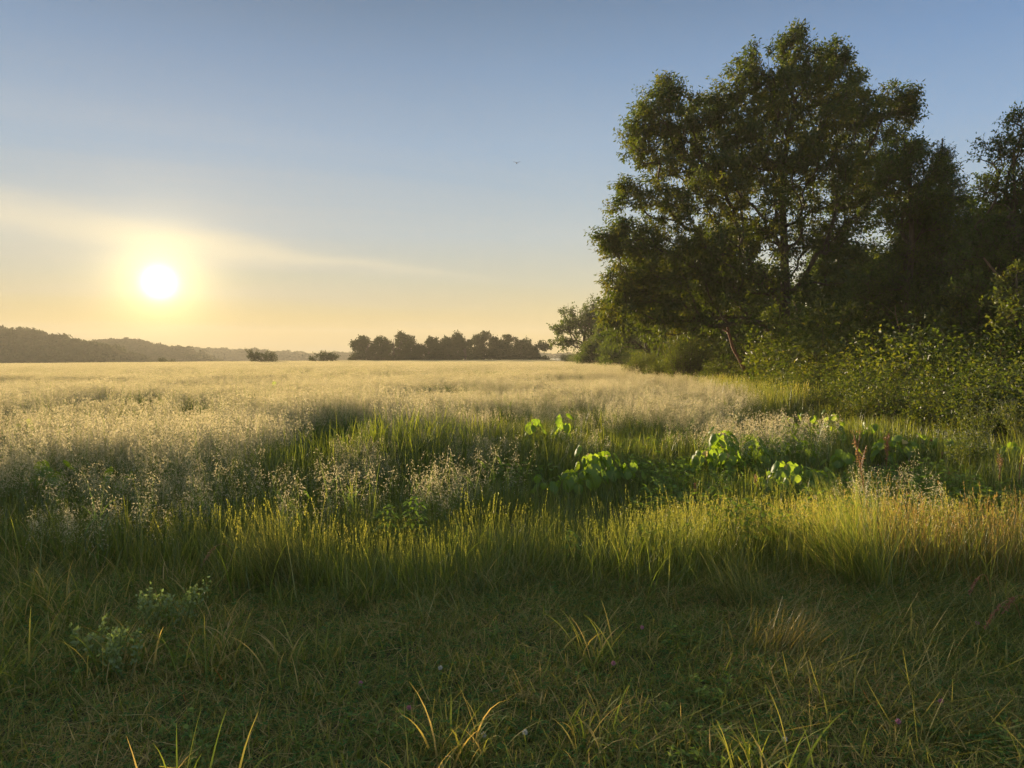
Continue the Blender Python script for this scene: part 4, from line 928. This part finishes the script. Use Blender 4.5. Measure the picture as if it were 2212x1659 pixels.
def seed_stalk(x, y, h, label, mat='rust', lean=(0, 0), n=150, head=.55, br=4, name='dock_stalk', cat='dock', group='reddish seed stalks', sw=.022):
    r = empty(name, x, y, label, cat, group); gs, gl = Geo(), Geo(); top = np.array([lean[0], lean[1], h])
    polytube(gs, [(0, 0, 0), top * .5, top], [.006, .005, .003], 6, tint=.3)
    segs = [(top * (1 - head), top)]
    for i in range(br):
        f = random.uniform(1 - head, .9); a = random.uniform(0, 6.28); b = top * f; c = b + np.array([math.cos(a) * .25, math.sin(a) * .25, 1]) * h * .22; polytube(gs, [b, c], [.003, .002], 5); segs.append((b, c))
    for a, b in segs:
        m = int(n / len(segs) * (2 if a is segs[0][0] else .8)); t = rng.random((m, 1)); p = a * (1 - t) + b * t + rng.normal(0, sw * .5, (m, 3)); leaves(gl, p, rdir(m), .014, .011)
    gs.obj('stem', [M[mat]], r); gl.obj('seed_head', [M[mat]], r)
for u, v, Yp, lab, kw in ((1918, 940, 9.3, 'tall rusty red dock stalk in the grass at the right', dict(n=260, sw=.018)), (1505, 1075, 7.6, 'red dock stalk at the left foot of the right velvetleaf clump', {}), (1640, 1025, 7.9, 'brown branching dock stalk between the two right velvetleaf clumps', dict(mat='tanseed')),
        (2020, 950, 10.8, 'dull red dock stalk behind the yellow hanging leaves', {}), (2060, 1030, 8.6, 'brown dock stalk left of the white flowered weed', dict(mat='tanseed')), (2035, 975, 10., 'short rusty dock stalk right of the tall red one', {}), (2160, 990, 8.2, 'brown dried stalk beside the white flowered weed', dict(mat='tanseed')), (2205, 990, 8.4, 'rusty dried stalk at the right edge', {})):
    x = X(u * DS, Yp); seed_stalk(x, Yp, max(.3, Zv(v * DS, Yp)), lab, lean=(random.uniform(-.04, .04), 0), **{'n': 110, 'br': 3, 'sw': .014, **kw})
# brown feathery seed spray, leaning left
x = X(1890 * DS, 6.6); seed_stalk(x, 6.6, .86, 'leaning brown seed spray with fine twigs right of the velvetleaf pair', mat='tanseed', lean=(-.16, 0), n=220, head=.35, br=9, name='seed_spray', cat='seed spray', sw=.02)

# white flowered bushy weed
def fleabane(x, y, h, label):
    r = empty('white_flower_weed', x, y, label, 'flowering weed', 'white flowered weeds'); gs, gl, gf = Geo(), Geo(), Geo()
    n = 26; a = rng.uniform(0, 6.28, n); rr = rng.random(n) ** .6 * .36
    tip = np.stack([np.cos(a) * rr, np.sin(a) * rr, h * rng.uniform(.7, 1.0, n)], 1); base = tip * np.array([.15, .15, 0])
    mid = (base + tip) / 2 * np.array([.7, .7, 1]); tubes(gs, base, mid, .004, .003, 4); tubes(gs, mid, tip, .003, .0015, 4)
    t = rng.random((n, 46)); p = (mid[:, None] * (1 - t)[..., None] + tip[:, None] * t[..., None]).reshape(-1, 3) + rng.normal(0, .02, (n * 46, 3)); leaves(gl, p, rdir(len(p)) + np.array([0, 0, .4]), .045, .010)
    q = (tip[:, None] + rng.normal(0, .035, (n, 9, 3)) * np.array([1, 1, .4])).reshape(-1, 3)
    for k_ in range(5):
        an = rng.uniform(0, 6.28, len(q)) ; leaves(gf, q, np.stack([np.cos(an), np.sin(an), np.full(len(q), .15)], 1), .010, .007, nrm=np.tile([0, 0, 1.], (len(q), 1)), fold=0)
    gs.obj('stem', [M['stem']], r); gl.obj('foliage', [M['shrub']], r); gf.obj('flower', [M['white']], r)
fleabane(X(2115 * DS, 10.6), 10.6, 1.05, 'bushy weed topped with tiny white flowers near the right edge')
fleabane(X(2205 * DS, 11.2), 11.2, 1.1, 'white flowered weed cut by the right edge of the photo')
fleabane(X(2085 * DS, 9.2), 9.2, .72, 'shorter pale flowered weed in front of the bushy one')

# little pale sprigs on the left of the mown strip
def sprig(x, y, h, label):
    r = empty('weed_sprig', x, y, label, 'weed', 'pale leafy sprigs in the turf'); gs, gl = Geo(), Geo()
    for i in range(4):
        a = random.uniform(0, 6.28); tip = np.array([math.cos(a) * h * .35, math.sin(a) * h * .3, h * random.uniform(.7, 1.05)]); mid = tip * np.array([.6, .6, .5])
        polytube(gs, [(0, 0, 0), mid, tip], [.0028, .0022, .0012], 4); t = rng.random((34, 1)); p = mid * (1 - t) + tip * t + rng.normal(0, .010, (34, 3)); leaves(gl, p, rdir(34) + np.array([0, 0, .5]), .026, .015, fold=.2)
    gs.obj('stem', [M['stem']], r); gl.obj('foliage', [M['sprig']], r)
for u, v, lab in ((338, 1400, 'pale leafy sprig, the highest of those on the left turf'), (305, 1392, 'pale sprig beside and left of the highest one'), (370, 1400, 'pale sprig right of the highest one'), (245, 1470, 'tall narrow pale sprig left of the middle of the shade'), (262, 1500, 'lowest pale sprig in front of the narrow one'), (175, 1460, 'leftmost pale sprig in the turf'), (215, 1480, 'low pale sprig between the leftmost and the narrow one'), (400, 1385, 'small pale sprig farthest right in the group')):
    Yp = CAM_H / ((v * DS - 357) / FPX); sprig(X(u * DS, Yp), Yp, .30 if v < 1450 else .26, lab)

# clover heads
def cloverhead(x, y, h, mat, label):
    r = empty('clover_flower', x, y, label, 'clover flower', 'clover flowers in the turf'); gs, gf = Geo(), Geo()
    polytube(gs, [(0, 0, 0), (.005, 0, h * .5), (.008, .004, h)], [.0015, .0013, .0012], 5); c = np.array([.008, .004, h]); n = 70; d = rdir(n)
    leaves(gf, c + d * .004, d, .009, .004, fold=.1); leaves(gf, c + d * .002, d, .006, .004, fold=.1)
    for k_ in range(3):
        a = k_ * 2.09; leaves(gs, np.array([[.004, 0, h * .6]]), np.array([[math.cos(a), math.sin(a), .3]]), .016, .012, nrm=np.array([[0, 0, 1.]]))
    gs.obj('stem', [M['clover']], r); gf.obj('flower_head', [M[mat]], r)
for u, v, mt_, lab in ((1388, 1365, 'pink', 'pink clover head in the shaded turf, uppermost in the middle'), (1325, 1445, 'pink', 'pink clover head below and left of the uppermost'), (875, 1545, 'pink', 'small pink clover head left of the middle'), (770, 1490, 'pink', 'faint pink clover head farthest left'), (1040, 1605, 'white', 'whitish clover head low in the middle'), (1130, 1600, 'white', 'round white clover head right of the whitish one'),
        (1702, 1615, 'white', 'pale clover head low on the right among clover leaves'), (1952, 1575, 'pink', 'pink clover head low on the right'), (2122, 1355, 'pink', 'pink clover head near the right edge'), (2045, 1530, 'pink', 'pink clover head in the lower right corner area'), (945, 1455, 'white', 'tiny white clover head in the middle of the turf')):
    Yp = CAM_H / ((v * DS - 357) / FPX) * .95; cloverhead(X(u * DS, Yp), Yp, .085, mt_, lab)

# arching seed heads at the right
def arch_head(base, tip, hh, label, mat='rust'):
    r = empty('nodding_seed_head', base[0], base[1], label, 'seed head', 'nodding seed heads at the right'); gs, gh = Geo(), Geo()
    a = np.array([0, 0, 0.]); c = np.array([tip[0] - base[0], tip[1] - base[1], tip[2]]); m = np.array([(c[0]) * .35, c[1] * .5, max(hh, c[2]) * 1.25])
    t = np.linspace(0, 1, 14)[:, None]; P = a * (1 - t) ** 2 + 2 * m * t * (1 - t) + c * t * t; polytube(gs, P, np.linspace(.0028, .0014, 14), 5)
    k_ = 90; t = rng.uniform(.72, 1.0, (k_, 1)); p = a * (1 - t) ** 2 + 2 * m * t * (1 - t) + c * t * t + rng.normal(0, .004, (k_, 3)); d = rdir(k_) + (P[-1] - P[-3])[None] * 14; leaves(gh, p, d, .014, .008)
    gs.obj('stem', [M['tanseed']], r); gh.obj('seed_head', [M[mat]], r)
arch_head((X(2155 * DS, 4.6), 4.6), (X(2105 * DS, 4.4), 4.4, Zv(1290 * DS, 4.4)), .35, 'reddish seed head nodding left, uppermost of the three at the right')
arch_head((X(2225 * DS, 4.2), 4.2), (X(2142 * DS, 4.0), 4.0, Zv(1362 * DS, 4.0)), .33, 'long reddish seed head nodding left near the right edge, lowest of the three')
arch_head((X(2240 * DS, 4.3), 4.3), (X(2180 * DS, 4.1), 4.1, Zv(1330 * DS, 4.1)), .30, 'short seed head between the other two at the right edge')
arch_head((X(520 * DS, 5.3), 5.3), (X(432 * DS, 5.0), 5.0, Zv(1222 * DS, 5.0)), .38, 'golden grass head arching left over the dark foot of the tall grass', mat='tanseed')

# big tussock leaning right of the middle foreground
def tussock(x, y, h, n, label, az0, mat='mat', spread=.6):
    r = empty('grass_tussock', x, y, label, 'grass tussock', 'tussocks of long grass'); g = Geo()
    b = np.stack([rng.normal(0, .10, n), rng.normal(0, .08, n), np.zeros(n)], 1)
    blades(g, b, rng.uniform(h * .5, h * 1.15, n), rng.normal(az0, spread, n), rng.uniform(.0, .7, n), rng.uniform(-.1, .8, n), rng.uniform(.0025, .005, n), S=6)
    g.obj('blade', [M[mat]], r)
tussock(X(1880 * DS, 5.0), 5.0, .82, 520, 'tallest grass tussock, fanning up right of the middle', 2.6, 'tall', 1.0)
tussock(X(1620 * DS, 4.6), 4.6, .42, 240, 'flattened tussock left of the tallest one', 2.9, 'mat', .5)
tussock(X(620 * DS, 5.0), 5.0, .6, 420, 'long brownish tussock lodged over at the foot of the lit grass', 3.4, 'mat', .7)
tussock(X(1690 * DS, 3.9), 3.9, .30, 200, 'pale dry tussock on the right part of the turf', -.4, 'gold', .9)
tussock(X(410 * DS, 5.5), 5.5, .36, 260, 'arching grey green tussock at the left edge of the lit grass', 1.6, 'lush', 1.8)

# orange dead blades standing in the turf
def deadblade(x, y, h, label, az, w=.007):
    g = Geo(); blades(g, np.array([[0., 0, 0]]), h, az, .25, .4, w, S=6); blades(g, np.array([[0.01, 0, 0]]), h * .6, az + 2, .3, .5, w * .7, S=5)
    o = g.obj('dead_blade', [M['orange']]); o.location = (x, y, float(gz(x, y))); o.name = 'dead_grass'; tag(o, label, 'dead grass', 'orange dead blades')
for u, v, h, lab in ((1917, 1520, .09, 'orange dead blade hanging on the right part of the turf'), (1895, 1545, .12, 'tan dead blade just left of the orange hanging one'), (478, 1500, .14, 'orange dead blade on the left part of the turf'), (510, 1285, .14, 'orange blade upright in front of the left oats'), (870, 1560, .07, 'small orange blade left of the middle of the turf'), (392, 1540, .12, 'rusty dead blade low on the left')):
    Yp = CAM_H / ((v * DS - 357) / FPX); deadblade(X(u * DS, Yp), Yp, h, lab, random.uniform(0, 6.28))

# bird far off in the sky
Yb = 60.; g = Geo()
bx = X(1116 * DS, Yb); bz = CAM_H + (357 - 357 * DS) / FPX * Yb
v = []; 
prof = [(-.20, .004), (-.13, .035), (-.03, .05), (.08, .04), (.15, .028), (.20, .006)]
root = empty('bird', bx, Yb, 'tiny dark bird flying alone in the open sky', 'bird', z=bz)
polytube(g, [(0, p[0], 0) for p in prof], [p[1] for p in prof], 8); body = g.obj('body', [M['feather']], root, smooth=True)
for sgn in (-1, 1):
    gw = Geo(); W = []
    for t, ch, z_ in ((0, .11, .02), (.12, .12, .08), (.24, .09, .11), (.34, .02, .10)):
        for yy_, zz_ in ((ch * .4, .006), (-ch * .6, 0)): W.append((sgn * (t + .02), yy_, z_ + zz_))
    gw.add(W, [[0, 1, 3, 2], [2, 3, 5, 4], [4, 5, 7, 6]]); gw.obj('wing', [M['feather']], root)
gt = Geo(); gt.add([(-.015, -.18, 0), (.015, -.18, 0), (.04, -.28, 0), (-.04, -.28, 0)], [[0, 1, 2, 3]]); gt.obj('tail', [M['feather']], root)

# ------------------------------------------------------------------ morning haze
HZ = 0.00055
def haze():
    g = Geo(); x0, x1, y0, y1, z0, z1 = -1170, 1170, -45, 1235, -9.5, 46
    v = [(x0, y0, z0), (x1, y0, z0), (x1, y1, z0), (x0, y1, z0), (x0, y0, z1), (x1, y0, z1), (x1, y1, z1), (x0, y1, z1)]
    g.add(v, [[0, 3, 2, 1], [4, 5, 6, 7], [0, 1, 5, 4], [1, 2, 6, 5], [2, 3, 7, 6], [3, 0, 4, 7]])
    m = bpy.data.materials.new('morning_haze'); m.use_nodes = True; nt = m.node_tree; nt.nodes.clear(); out = N(nt, 'ShaderNodeOutputMaterial')
    pv = N(nt, 'ShaderNodeVolumePrincipled'); pv.inputs['Color'].default_value = (.97, .87, .64, 1); pv.inputs['Density'].default_value = HZ; pv.inputs['Anisotropy'].default_value = .0
    nt.links.new(pv.outputs[0], out.inputs['Volume'])
    o = g.obj('haze', [m]); tag(o, 'thin warm morning haze over the fields and far hills', 'haze', kind='stuff')
haze()
